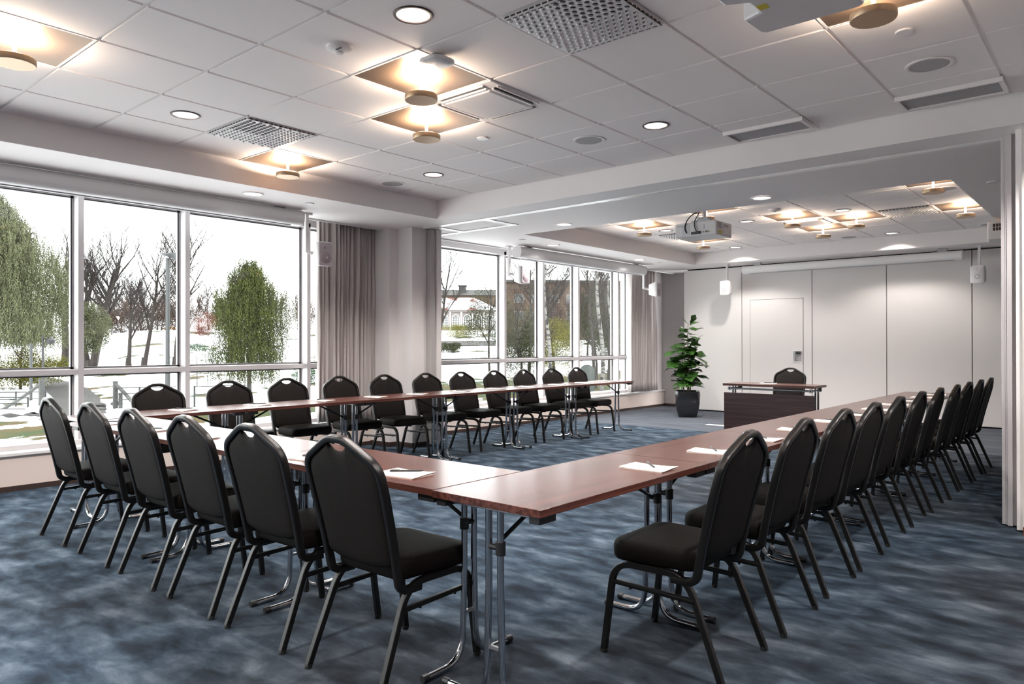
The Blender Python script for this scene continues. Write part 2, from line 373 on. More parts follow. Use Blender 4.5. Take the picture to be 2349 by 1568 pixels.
# ================================================================= CURTAINS
def curtain(name, ya, yb, ztop, zbot, amp, folds, seed, label, x=-7.40, flare=.0, spread=0.0):
    rnd = random.Random(seed); n = folds * 14; nz_ = 14
    ph = [rnd.uniform(0, 6.28) for _ in range(6)]; rows = []
    for r in range(nz_ + 1):
        v = r / nz_; z = ztop + (zbot - ztop) * v; row = []
        for k in range(n + 1):
            u = k / n
            uu = u + .012 * math.sin(6.28 * 2 * u + ph[0]) + .008 * math.sin(6.28 * 5 * u + ph[1])
            a = amp * (.75 + .35 * math.sin(3 * u * 6.28 + ph[2]))
            d = a * .8 * math.asin(.96 * math.sin(2 * PI * folds * uu + .4 * math.sin(v * 3 + ph[3]))) + .35 * a * math.sin(4 * PI * folds * uu * .53 + ph[4] + v * 1.3)
            y = ya + (yb - ya) * (u + spread * (u - .5) * math.sin(v * PI * .5) + flare * v * u) + .006 * math.sin(9 * v + k)
            row.append((x + d * (1 - .15 * v), y, z))
        rows.append(row)
    o = MB().loops(rows, None, False, False, False).build(name, CURT, smooth=75)
    s = o.modifiers.new('s', 'SOLIDIFY'); s.thickness = .003
    return tag(o, label, 'curtain')
curtain('curtain', 4.95, 5.88, 2.78, .345, .052, 15, 3, 'long taupe curtain hanging beside the near window, next to the column', x=-7.24 + .02)
curtain('curtain', 6.72, 6.93, 2.72, .345, .035, 3, 5, 'narrow strip of taupe curtain behind the folded partition leaves', x=-7.22)
curtain('curtain', 11.80, 12.82, 2.72, .345, .060, 12, 9, 'taupe curtain at the far corner of the room, behind the potted plant', x=-7.22, flare=.03)

# ================================================================= PARTITION LEAVES AND TRACK
fp = empty('folding_partition', (-6.8, 6.25, 0)); tag(fp, 'stack of folded grey partition leaves parked against the column', 'partition')
for a, b, x1, m_ in ((6.158, 6.225, -6.57, GREYWALL), (6.24, 6.31, -6.545, COLWALL)):
    MB().box((-7.25 + 6.8, a - 6.25, .02), (x1 + 6.8, b - 6.25, 2.665)).build('leaf', m_, fp, bevel=.003)
tr = MB()
def rail(a, b, w=.036):
    (xa, ya), (xb, yb) = a, b
    if abs(xa - xb) > abs(ya - yb):
        x0, x1 = min(xa, xb) - w, max(xa, xb) + w
        tr.box((x0, ya - w, ZS - .007), (x1, ya - .006, ZS + .0), TRACKM); tr.box((x0, ya + .006, ZS - .007), (x1, ya + w, ZS), TRACKM); tr.box((x0, ya - .006, ZS - .001), (x1, ya + .006, ZS + .001), DARKGAP)
    else:
        y0, y1 = min(ya, yb), max(ya, yb)
        tr.box((xa - w, y0, ZS - .0075), (xa - .006, y1, ZS + .0), TRACKM); tr.box((xa + .006, y0, ZS - .0075), (xa + w, y1, ZS), TRACKM); tr.box((xa - .006, y0, ZS - .0012), (xa + .006, y1, ZS + .001), DARKGAP)
rail((-6.55, 6.075), (-.70, 6.075)); rail((-5.60, 6.10), (-5.60, 6.58)); rail((-6.95, 6.58), (-5.58, 6.58)); rail((-6.42, 6.10), (-6.42, 6.56))
tag(tr.build('partition_track', None), 'white sliding partition rail running along the beam between the two rooms', 'track')

# ================================================================= CEILING FIXTURES
def place(o, p): o.location = p; return o
# --- brass uplight
def make_uplight():
    r = empty('ceiling_uplight', (0, 0, ZT))
    a = T / 2 - .012
    MB().box((-a, -a, -.003), (a, a, .008)).build('bronze_panel', COPPER, r)
    f = MB()
    for q in (((-.3, -.3, -.006), (-a, .3, .006)), ((a, -.3, -.006), (.3, .3, .006)), ((-.3, -.3, -.006), (.3, -a, .006)), ((-.3, a, -.006), (.3, .3, .006))): f.box(*q)
    f.build('frame', TBAR, r)
    MB().tube([(0, 0, -.004), (0, 0, -.115)], .010, 12).build('stem', STEMM, r, smooth=40)
    d = MB().lathe([(.012, -.112), (.096, -.112), (.100, -.115), (.100, -.142), (.097, -.147), (.0, -.1472)], n=48).build('disc', BRASS, r, smooth=35)
    MB().lathe([(.088, -.1112), (.088, -.109), (.0, -.109)], n=32).build('light_source', GLOW, d)
    return r
def add_light(loc, energy, kind='SPOT', size=.05, color=(1, .93, .86), spot=140, blend=.6, up=False, parent=None):
    ld = bpy.data.lights.new('lamp_light', kind); ld.energy = energy; ld.color = color
    if kind == 'SPOT': ld.spot_size = math.radians(spot); ld.spot_blend = blend; ld.shadow_soft_size = size
    elif kind == 'AREA': ld.shape = 'DISK'; ld.size = size; ld.spread = math.radians(172)
    else: ld.shadow_soft_size = size
    o = bpy.data.objects.new('lamp_light', ld); COL.objects.link(o); o.location = loc
    if up: o.rotation_euler = (PI, 0, 0)
    if parent: o.parent = parent
    return o

uplabels = [(NEAR, 4, 4, 'brass disc uplight under a bronze panel, beside the wireless access point'), (NEAR, 3, 3, 'brass disc uplight below and behind the one by the access point'),
    (NEAR, 0, 3, 'brass disc uplight close to the window bulkhead and the small square air diffuser'), (NEAR, 2, 7, 'large looking brass disc uplight cut by the left edge of the photo'),
    (NEAR, 8, 3, 'large brass disc uplight beside the projector at the top of the photo'), (NEAR, 9, 7, 'brass disc uplight above the camera on the right side'), (NEAR, 6, 8, 'brass disc uplight above and behind the camera'),
    (NEAR, 4, 11, 'brass disc uplight behind the camera near the middle'), (NEAR, 8, 12, 'brass disc uplight behind the camera far corner'),
    (FAR, 7, 1, 'brass disc uplight nearest to the beam in the far room, at its right corner'), (FAR, 7, 4, 'brass disc uplight at the right edge of the far ceiling beside the air diffuser'),
    (FAR, 4, 3, 'far room brass uplight in front of the ceiling cassette'), (FAR, 5, 4, 'far room brass uplight between the ceiling cassette and the air diffuser'), (FAR, 4, 5, 'far room brass uplight behind the ceiling cassette'),
    (FAR, 1, 2, 'far room brass uplight alone beside the window bulkhead, before the projector'), (FAR, 1, 5, 'far room brass uplight seen under the hanging projector'), (FAR, 3, 1, 'brass uplight partly hidden behind the mount of the far projector')]
up0 = make_uplight()
for k, (rm, i, j, lb) in enumerate(uplabels):
    x, y = ctr(rm, i, j)
    o = up0 if k == 0 else dup(up0)
    o.location = (x, y, ZT); tag(o, lb, 'ceiling lamp', 'brass disc uplights in the tiled ceilings')
for k, (rm, i, j, lb) in enumerate(uplabels):
    x, y = ctr(rm, i, j); add_light((x, y, ZT - .107), P_UP, 'AREA', .16, (1, .79, .61), up=True)
# --- recessed downlight with dark trim
def make_down(trim, r=.10, flush=False):
    o = empty('downlight', (0, 0, ZT))
    z = -.004
    MB().lathe([(r - .018, z + .001), (r - .016, z - .005), (r - .004, z - .006), (r, z - .001), (r, z + .001)], n=40, cap0=False, cap1=False).build('trim_ring', trim, o, smooth=50)
    if flush:
        MB().lathe([(r - .017, z + .001), (r - .03, z + .0025), (r - .06, z + .0035), (0, z + .0035)], n=40, cap0=False).build('lamp_face', LAMPF, o, smooth=60)
    else:
        MB().lathe([(r - .017, z), (r - .026, .025), (r - .042, .055), (r - .055, .066)], n=40, cap0=False, cap1=False).build('reflector', REFL, o, smooth=60)
        MB().lathe([(r - .05, .064), (0, .0645)], n=24, cap0=False).build('bulb', LAMP, o)
    return o
dl = [(NEAR, 5, 5, 'large dark rimmed downlight at the top centre of the photo'), (NEAR, 1, 5, 'dark rimmed downlight beside the small air diffuser, towards the window'), (NEAR, 5, 1, 'dark rimmed downlight between the ceiling speaker and the beam'), (NEAR, 1, 1, 'dark rimmed downlight near the column corner of the near ceiling'),
    (NEAR, 9, 5, 'dark rimmed downlight above the camera, right'), (NEAR, 9, 1, 'dark rimmed downlight above the divider wall'), (NEAR, 1, 9, 'dark rimmed downlight behind the camera near the window'), (NEAR, 5, 9, 'dark rimmed downlight behind the camera, centre'), (NEAR, 9, 9, 'dark rimmed downlight behind the camera, right'),
    (NEAR, 1, 13, 'dark rimmed downlight at the rear wall near the window'), (NEAR, 5, 13, 'dark rimmed downlight at the rear wall, centre'), (NEAR, 9, 13, 'dark rimmed downlight at the rear wall, right'),
    (FAR, 5, 3, 'far room downlight between the two brass uplights near the diffuser'), (FAR, 5, 7, 'far room downlight by the back bulkhead on the right'), (FAR, 3, 3, 'far room downlight right of the hanging projector'), (FAR, 1, 7, 'far room downlight at the back corner, below the projector'), (FAR, 1, 3, 'far room downlight behind the projector')]
d0 = make_down(TRIMD)
for k, (rm, i, j, lb) in enumerate(dl):
    x, y = ctr(rm, i, j)
    o = d0 if k == 0 else dup(d0)
    o.location = (x, y, ZT); tag(o, lb, 'downlight', 'dark rimmed recessed downlights')
for rm, i, j, lb in dl:
    x, y = ctr(rm, i, j); add_light((x, y, ZT + .01), P_DOWN * (.45 if rm is FAR and j == 7 else 1), 'SPOT', .05, (1, .935, .885), 128, .45)
s0 = make_down(PLWHITE, .10, True)
for k, (x, y, lb) in enumerate([(-6.30, 3.62, 'white rimmed downlight in the low window bulkhead above the near projection screen'), (-2.75, 6.95, 'white rimmed round downlight in the low ceiling band between the rooms, right one'), (-5.13, 6.95, 'white rimmed downlight in the low ceiling band between the rooms, left one'),
        (-6.32, 8.30, 'white rimmed downlight in the far window bulkhead above the screen, nearer one'), (-6.33, 10.70, 'white rimmed downlight in the far window bulkhead above the screen, farther one')]):
    o = s0 if k == 0 else dup(s0)
    o.location = (x, y, ZS - .0004); tag(o, lb, 'downlight', 'white rimmed downlights in the low ceiling')
    add_light((x, y, ZS - .02), P_SOF, 'SPOT', .06, (1, .955, .92), 150, .8)
# --- ceiling speakers, detectors, caps
def disc_thing(name, r, h, m, prof=None):
    return MB().lathe(prof or [(r, 0), (r, -h * .5), (r * .93, -h), (0, -h)], n=36).build(name, m, smooth=40)
def make_cspk():
    o = empty('ceiling_speaker')
    MB().lathe([(.128, .001), (.128, -.004), (.115, -.007), (.105, -.004)], n=40, cap0=False, cap1=False).build('rim', CEIL, o, smooth=50)
    MB().lathe([(.106, -.0035), (.05, -.0055), (0, -.006)], n=40, cap0=False).build('grille', GRILLE, o, smooth=60); return o
q0 = make_cspk()
for k, (rm, i, j, lb) in enumerate([(NEAR, 4, 1, 'round grey ceiling speaker beside a downlight, midway along the beam'), (NEAR, 0, 1, 'round grey ceiling speaker in the tile corner near the column'), (NEAR, 8, 1, 'round grey ceiling speaker between the slot grille and the projector'),
        (FAR, 7, 7, 'round ceiling speaker at the right back corner of the far ceiling'), (FAR, 4, 7, 'round ceiling speaker by the back bulkhead of the far room'), (FAR, 7, 2, 'round ceiling speaker beside the nearest far room brass uplight')]):
    x, y = ctr(rm, i, j); o = q0 if k == 0 else dup(q0)
    o.location = (x, y, ZT - .004); tag(o, lb, 'ceiling speaker', 'round ceiling speakers')
def smoke():
    o = empty('smoke_detector')
    MB().lathe([(.072, .001), (.072, -.012), (.06, -.02), (0, -.021)], n=36).build('base', CEIL, o, smooth=40)
    MB().lathe([(.022, -.02), (.02, -.03), (0, -.031)], (-.012, .01, 0), n=20).build('sensor', PLWHITE, o, smooth=40)
    MB().box((.0, -.028, -.0225), (.045, -.018, -.0205)).build('vent', BLACKPL, o); return o
q1 = smoke(); x, y = ctr(NEAR, 4, 5); q1.location = (x, y, ZT - .004); tag(q1, 'round white smoke detector between two near downlights', 'smoke detector')
q2 = dup(q1); x, y = ctr(FAR, 4, 2); q2.location = (x, y, ZT - .004); tag(q2, 'round white smoke detector on the far room ceiling', 'smoke detector')
for k, (x, y, z, r, lb) in enumerate([(*ctr(NEAR, 3, 2), ZT - .004, .045, 'small white sprinkler cap between the uplight and the beam'), (*ctr(NEAR, 8, 2), ZT - .004, .045, 'small white sprinkler cap beside the large uplight at the top right'), (*ctr(FAR, 3, 6), ZT - .004, .045, 'small sprinkler cap on the far tiled ceiling'),
        (-6.31, 4.25, ZS, .045, 'small white sprinkler cap above the wall speaker beside the near curtain'), (-6.31, 7.60, ZS, .045, 'small sprinkler cap at the near end of the far screen'), (-6.30, 11.30, ZS, .045, 'small sprinkler cap at the far end of the far screen'), (-.93, 7.62, ZS, .06, 'round white cap in the low ceiling next to the door jamb')]):
    o = disc_thing('sprinkler_cap', r, .008, PLWHITE); o.location = (x, y, z); tag(o, lb, 'sprinkler', 'round white ceiling caps')
# --- square nozzle diffusers
def make_diff():
    o = empty('air_diffuser'); a = .288; zt = -.018
    p = MB().box((-.3, -.3, -.004), (.3, .3, .004)); p.box((-a, -a, zt), (a, a, zt + .004))
    for s_ in (-1, 1):
        p.box((s_ * a, -a, zt), (s_ * (a - .004), a, -.004)); p.box((-a, s_ * a, zt), (a, s_ * (a - .004), -.004))
    p.build('plate', PLWHITE, o)
    sl = MB(); nz = MB(); dk = MB()
    for k in range(14):
        c = -a + .03 + k * .0395
        for s_ in (-1, 1):
            sl.box((c - .015, s_ * (a + .0005), zt + .003), (c + .015, s_ * (a - .002), -.006)); sl.box((s_ * (a + .0005), c - .015, zt + .003), (s_ * (a - .002), c + .015, -.006))
            sl.box((c - .014, s_ * (a - .012), zt - .0006), (c + .014, s_ * (a - .020), zt))
    sl.build('slots', TRIMD, o)
    n = 14
    for i in range(n):
        for j in range(n):
            x = -a + .035 + (i + (.25 if j % 2 else -.25)) * .0405; y = -a + .035 + j * .0405
            if abs(x) > a - .018 or abs(y) > a - .015: continue
            # four quadrants of nozzles turned four ways
            if x < 0: ang = 0 if y < 0 else 1
            else: ang = 3 if y < 0 else 2
            t = ang * PI / 2 + PI / 4; c, s_ = math.cos(t), math.sin(t); r = .0135
            half = [(x + r * math.cos(t + PI * k / 8 - PI / 2), y + r * math.sin(t + PI * k / 8 - PI / 2), zt - .0008) for k in range(9)]
            dk.face(half[::-1])
            ring = [[(x - c * 0 + r * q * math.cos(t + PI * k / 8 + PI / 2), y + r * q * math.sin(t + PI * k / 8 + PI / 2), zt - h_) for k in range(9)] for q, h_ in ((1, .0002), (.85, .006), (.5, .009), (.05, .010))]
            nz.loops(ring, None, False, False, False); b = ring; nz.face([ring[0][0], ring[1][0], ring[2][0], ring[3][0], ring[3][8], ring[2][8], ring[1][8], ring[0][8]])
    nz.build('nozzles', PLWHITE, o, smooth=40); dk.build('openings', TRIMD, o)
    return o
f0 = make_diff()
for k, (rm, i, j, lb) in enumerate([(NEAR, 6, 4, 'large square perforated air diffuser at the top of the photo'), (NEAR, 1, 4, 'square perforated air diffuser near the window bulkhead'), (FAR, 6, 4, 'square air diffuser between two brass uplights in the far room'), (FAR, 1, 4, 'square air diffuser mostly hidden behind the far projector')]):
    x, y = ctr(rm, i, j); o = f0 if k == 0 else dup(f0)
    o.location = (x, y, ZT); tag(o, lb, 'air diffuser', 'square air diffusers in the ceiling')
# --- slot cassettes
def make_ac():
    o = empty('ceiling_cassette'); 
    MB().box((-.3, -.3, -.012), (.3, .3, .004)).build('frame', CEIL, o, bevel=.004)
    MB().box((-.205, -.205, -.03), (.205, .205, -.006)).build('panel', CEIL, o, bevel=.01)
    for k in range(4):
        b = MB(); i0 = len(b.v); b.box((-.20, .232, -.016), (.20, .272, -.011), BLACKPL); b.box((-.21, .270, -.022), (.21, .277, -.010), CEIL); b.box((-.20, .222, -.026), (.20, .234, -.010), PLWHITE)
        b.xf(Matrix.Rotation(k * PI / 2, 4, 'Z')); b.build('louver', None, o)
    return o
a0 = make_ac(); x, y = ctr(NEAR, 4, 3); a0.location = (x, y, ZT); tag(a0, 'white four way ceiling cassette beside two brass uplights in the near room', 'air conditioner')
a1 = dup(a0); x, y = ctr(FAR, 4, 4); a1.location = (x, y, ZT); tag(a1, 'white four way ceiling cassette amid the brass uplights of the far room', 'air conditioner')
# --- slot grilles next to the beam
for k, (x0_, lb) in enumerate([(X0 + 6 * T, 'long narrow ceiling grille beside the beam, the one farther from the right edge'), (X0 + 8 * T, 'long narrow ceiling grille beside the beam at the upper right corner')]):
    o = empty('slot_grille', (x0_ + .3, 5.46, ZT))
    f = MB()
    for q in (((-.3, -.14, -.03), (.3, -.12, .0)), ((-.3, .12, -.03), (.3, .14, .0)), ((-.3, -.12, -.03), (-.278, .12, 0)), ((.278, -.12, -.03), (.3, .12, 0))): f.box(*q)
    f.build('frame', CEIL, o)
    g = MB().box((-.278, -.10, -.014), (.278, .12, -.010), DARKGAP)
    for z in range(14): g.box((-.278, -.10 + z * .0162, -.022), (.278, -.0925 + z * .0162, -.012), PLGREY)
    g.build('slats', None, o); tag(o, lb, 'ceiling grille', 'slot grilles beside the beam')
# --- wireless access point
ap = empty('access_point', (-2.985, 2.845, ZT - .004)); tag(ap, 'white wireless access point hanging next to the near brass uplight', 'access point')
MB().tube([(0, 0, .0), (0, 0, -.03)], .035, 14).build('mount', BLACKPL, ap, smooth=40)
MB().loops([[(s_ * x, s_ * y, z) for x, y in rrect(.085, .085, .05, 6)] for s_, z in ((.80, -.022), (.97, -.028), (1, -.036), (.96, -.046), (.75, -.052), (.2, -.054))]).build('cover', PLWHITE, ap, smooth=50)
MB().box((-.02, -.04, -.0535), (.02, -.034, -.0525)).build('badge', PLGREY, ap)

# ================================================================= PROJECTION SCREENS
def screen(name, L, r, label, loc, rz):
    o = empty(name, loc, rz)
    prof = []
    for k in range(28):
        t = 2 * PI * k / 28; prof.append((r * math.copysign(abs(math.cos(t)) ** .8, math.cos(t)), .95 * r * math.copysign(abs(math.sin(t)) ** .8, math.sin(t))))
    MB().sweep([(0, 0, 0), (0, L, 0)], prof, (0, 0, 1)).build('case', SCREENM, o, smooth=40)
    for y in (-.006, L + .006): MB().sweep([(0, y - .006, 0), (0, y + .006, 0)], [(u * 1.02, v * 1.02) for u, v in prof]).build('end_cap', PLWHITE, o, smooth=40)
    for y in (.25, L - .25): MB().box((-.02, y - .06, r * .9), (.03, y + .06, ZS - loc[2])).build('bracket', STEEL, o)
    MB().box((-.035, .1, -r - .004), (.0, L - .1, -r + .006)).build('slot', PLGREY, o)
    tag(o, label, 'projection screen'); return o
screen('projection_screen', 3.5, .083, 'rolled up white projection screen case above the near window', (-6.72, .90, 2.585), 0)
screen('projection_screen', 3.5, .088, 'rolled up white projection screen case above the far windows', (-6.72, 7.98, 2.572), 0)
screen('projection_screen', 3.32, .072, 'rolled up white projection screen case along the back wall', (-1.93, 12.45, 2.553), PI / 2)

# ================================================================= WALL SPEAKERS
def speaker(loc, rz, label, style, mount, tilt=0.):
    o = empty('loudspeaker', loc, rz)      # local front is -Y
    w, h, d = (.088, .13, .085) if style == 0 else (.092, .13, .09)
    rings = []
    for y, s_ in ((-d, .90), (-d + .008, .98), (-d * .4, 1.0), (d * .6, .82), (d, .72)):
        rings.append([(x * s_, y, z * (s_ if y > 0 else min(1, s_ + .02))) for x, z in rrect(w, h, .022 if style == 0 else .03, 4)])
    MB().loops(rings).build('cabinet', PLWHITE, o, smooth=45)
    if style == 0:
        MB().loops([[(x * q, -d - e, z * q) for x, z in rrect(w * .92, h * .93, .018, 4)] for q, e in ((1, -.001), (.97, .004), (.5, .006), (.02, .0065))]).build('grille', LM, o, smooth=40)
        wf = MB().lathe([(.064, 0), (.062, .0015), (0, .0015)], n=32, cap0=False).xf(Matrix.Translation((0, -d - .0062, -.040)) @ Matrix.Rotation(PI / 2, 4, 'X')); wf.build('woofer', WOOF, o, smooth=40)
        MB().lathe([(.014, 0), (.013, .0015), (0, .0015)], n=20, cap0=False).xf(Matrix.Translation((-.01, -d - .0062, .065)) @ Matrix.Rotation(PI / 2, 4, 'X')).build('tweeter', WOOF, o, smooth=40)
        MB().box((.002, -d - .0095, -.048), (.020, -d - .0078, -.030)).build('badge', SILL, o)
    else:
        MB().lathe([(.066, .0), (.064, .005), (.058, .004), (.03, .0015), (.014, .003), (0, .005)], n=32, cap0=False).xf(Matrix.Translation((0, -d - .002, -.035)) @ Matrix.Rotation(-PI / 2, 4, 'X')).build('woofer', PLGREY, o, smooth=60)
        MB().lathe([(.014, 0), (.010, .004), (0, .006)], n=20, cap0=False).xf(Matrix.Translation((0, -d - .002, .075)) @ Matrix.Rotation(-PI / 2, 4, 'X')).build('tweeter', STEEL, o, smooth=60)
    tag(o, label, 'loudspeaker')
    # bracket hanging from the ceiling
    b = empty('speaker_bracket', (mount[0], mount[1], ZS)); dx = Vector((loc[0] - mount[0], loc[1] - mount[1], loc[2] - ZS))
    MB().box((-.035, -.055, -.022), (.035, .055, 0)).build('base_plate', PLWHITE, b, bevel=.002)
    zl = dx.z + .02 if style == 0 else dx.z + .12
    MB().box((-.018, -.018, zl), (.018, .018, -.02)).build('pole', PLWHITE, b, bevel=.004)
    bk = Vector((math.sin(-rz) * (-d), math.cos(rz) * d, 0)) if style == 0 else Vector((0, 0, .13))
    e = dx + (Matrix.Rotation(rz, 3, 'Z') @ Vector((0, d * .9, 0)) if style == 0 else Vector((0, 0, .125)))
    MB().tube([(0, 0, zl + .01), tuple(e)], .020, 12).build('arm', PLWHITE, b, smooth=40)
    return o
WOOF = mat('woofer_mesh', (.36, .29, .31), .6, bump=(900, .3))
LM = mat('lilac_mesh', (.47, .42, .45), .6, bump=(900, .3))
speaker((-6.70, 4.66, 2.225), math.radians(87), 'white loudspeaker in front of the near curtain', 0, (-6.80, 4.54))
speaker((-6.70, 8.05, 2.245), math.radians(86), 'white loudspeaker hanging before the far window at the near end of the far screen', 0, (-6.88, 7.99))
speaker((-6.66, 11.80, 2.245), math.radians(94), 'white loudspeaker hanging before the far curtain at the far end of the far screen', 0, (-6.84, 11.72))
speaker((-5.56, 12.42, 2.25), math.radians(0), 'white studio loudspeaker on the back wall above the plant', 1, (-5.56, 12.45))
speaker((-1.71, 12.42, 2.25), math.radians(-8), 'white studio loudspeaker on the back wall by the jamb', 1, (-1.71, 12.45))

sb = [o for o in COL.objects if o.name.startswith('speaker_bracket')]
for o, lb in zip(sorted(sb, key=lambda o: o.name), ['white ceiling bracket carrying the speaker by the near curtain', 'white ceiling bracket carrying the speaker at the near end of the far screen', 'white ceiling bracket carrying the speaker at the far end of the far screen', 'white ceiling bracket carrying the back wall speaker above the plant', 'white ceiling bracket carrying the back wall speaker near the jamb']):
    tag(o, lb, 'bracket')

# ================================================================= PROJECTORS
def projector(poly, zb, h, label, mount_xy, labels_face=None):
    cx = sum(p[0] for p in poly) / len(poly); cy_ = sum(p[1] for p in poly) / len(poly)
    o = empty('projector', (cx, cy_, zb))
    P = [(x - cx, y - cy_) for x, y in poly]
    MB().prism(P, 0, h).build('body', PLWHITE, o, bevel=.012)
    mx, my = mount_xy[0] - cx, mount_xy[1] - cy_; zc = ZT - zb
    MB().box((mx - .11, my - .10, h), (mx + .11, my + .10, h + .02)).box((mx - .06, my - .05, h + .02), (mx + .06, my + .05, h + .06)).build('mount_plate', STEEL, o)
    MB().tube([(mx, my, h + .05), (mx, my, zc - .004)], .022, 12, PLWHITE).build('pole', None, o, smooth=40)
    tag(o, label, 'projector'); return o, cx, cy_
# far projector: back face towards the camera
fx0, fx1, fy0, fy1, fz = -3.915, -3.425, 7.40, 7.80, 2.435
po, cx_, cyy = projector([(fx0, fy0), (fx1, fy0), (fx1, fy1), (fx0, fy1)], fz, .155, 'white projector hanging in the far room with cables at its back', (-3.62, 7.52))
bk = MB()
L = lambda x, y, z: (x - cx_, y - cyy, z)
b1 = MB()
for xa, xb, za, zb_, m_ in ((-3.89, -3.83, .118, .128, PLGREY), (-3.83, -3.74, .02, .13, STEEL), (-3.72, -3.60, .02, .05, BLACKPL), (-3.575, -3.565, .03, .045, BLACKPL), (-3.55, -3.538, .03, .05, BLACKPL), (-3.528, -3.518, .03, .045, BLACKPL), (-3.57, -3.562, .07, .12, PLGREY), (-3.51, -3.50, .03, .045, YELLOW)):
    b1.box(L(xa, fy0 - .003, za), L(xb, fy0 + .002, zb_), m_)
b1.build('connector_panel', None, po)
b2 = MB()
for ya, yb, za, zb_, m_ in ((.03, .14, .075, .14, PLGREY), (.06, .13, .015, .05, YELLOW), (.18, .30, .10, .13, PLGREY), (.19, .27, .02, .08, SILL)):
    b2.box(L(fx1 - .002, fy0 + ya, za), L(fx1 + .003, fy0 + yb, zb_), m_)
b2.build('side_labels', None, po)
cb = MB().tube(fillet([L(-3.62, 7.50, .44), L(-3.62, 7.47, .30), L(-3.75, 7.40, .22), L(-3.80, 7.385, .10), L(-3.77, 7.39, .04)], .06), .006, 8)
cb.tube(fillet([L(-3.63, 7.50, .44), L(-3.65, 7.44, .24), L(-3.68, 7.385, .16), L(-3.66, 7.38, .05), L(-3.60, 7.39, .03)], .06), .006, 8)
cb.build('cables', BLACKPL, po, smooth=60)
# near projector, cut by the top of the frame
npol = [(-1.158, 2.28), (-1.158, 2.573), (-1.081, 2.61), (-1.08, 2.71), (-1.157, 2.741), (-1.148, 2.885), (-1.127, 2.909), (-.775, 2.909), (-.752, 2.89), (-.752, 2.28)]
pn, cx_, cyy = projector(npol, 2.50, .17, 'large white projector hanging at the top of the photo, seen from below', (-.95, 2.60))
MB().box(L(-1.066, 2.645, -.002), L(-1.03, 2.685, .001)).build('warning_sticker', YELLOW, pn)
q = MB().lathe([(.052, -.002), (.05, .03), (.035, .04), (0, .042)], n=28, cap0=False); q.xf(Matrix.Translation(L(-.86, 2.62, 0))); q.build('lens', PLGREY, pn, smooth=50)
MB().box(L(-1.02, 2.46, -.002), L(-.94, 2.60, .001)).build('recess', TRIMD, pn)
# third one by the right end of the far room
p3, cx_, cyy = projector([(-1.27, 9.80), (-.85, 9.80), (-.80, 9.86), (-.80, 10.2), (-1.22, 10.2), (-1.30, 10.1)], 2.425, .20, 'white projector with dark vents, half hidden by the door jamb', (-1.0, 10.0))
b3 = MB()
for r_ in range(2):
    for c in range(5): b3.box(L(-1.215 + c * .028, 9.796, .10 + r_ * .042), L(-1.193 + c * .028, 9.803, .135 + r_ * .042))
b3.build('vents', TRIMD, p3)

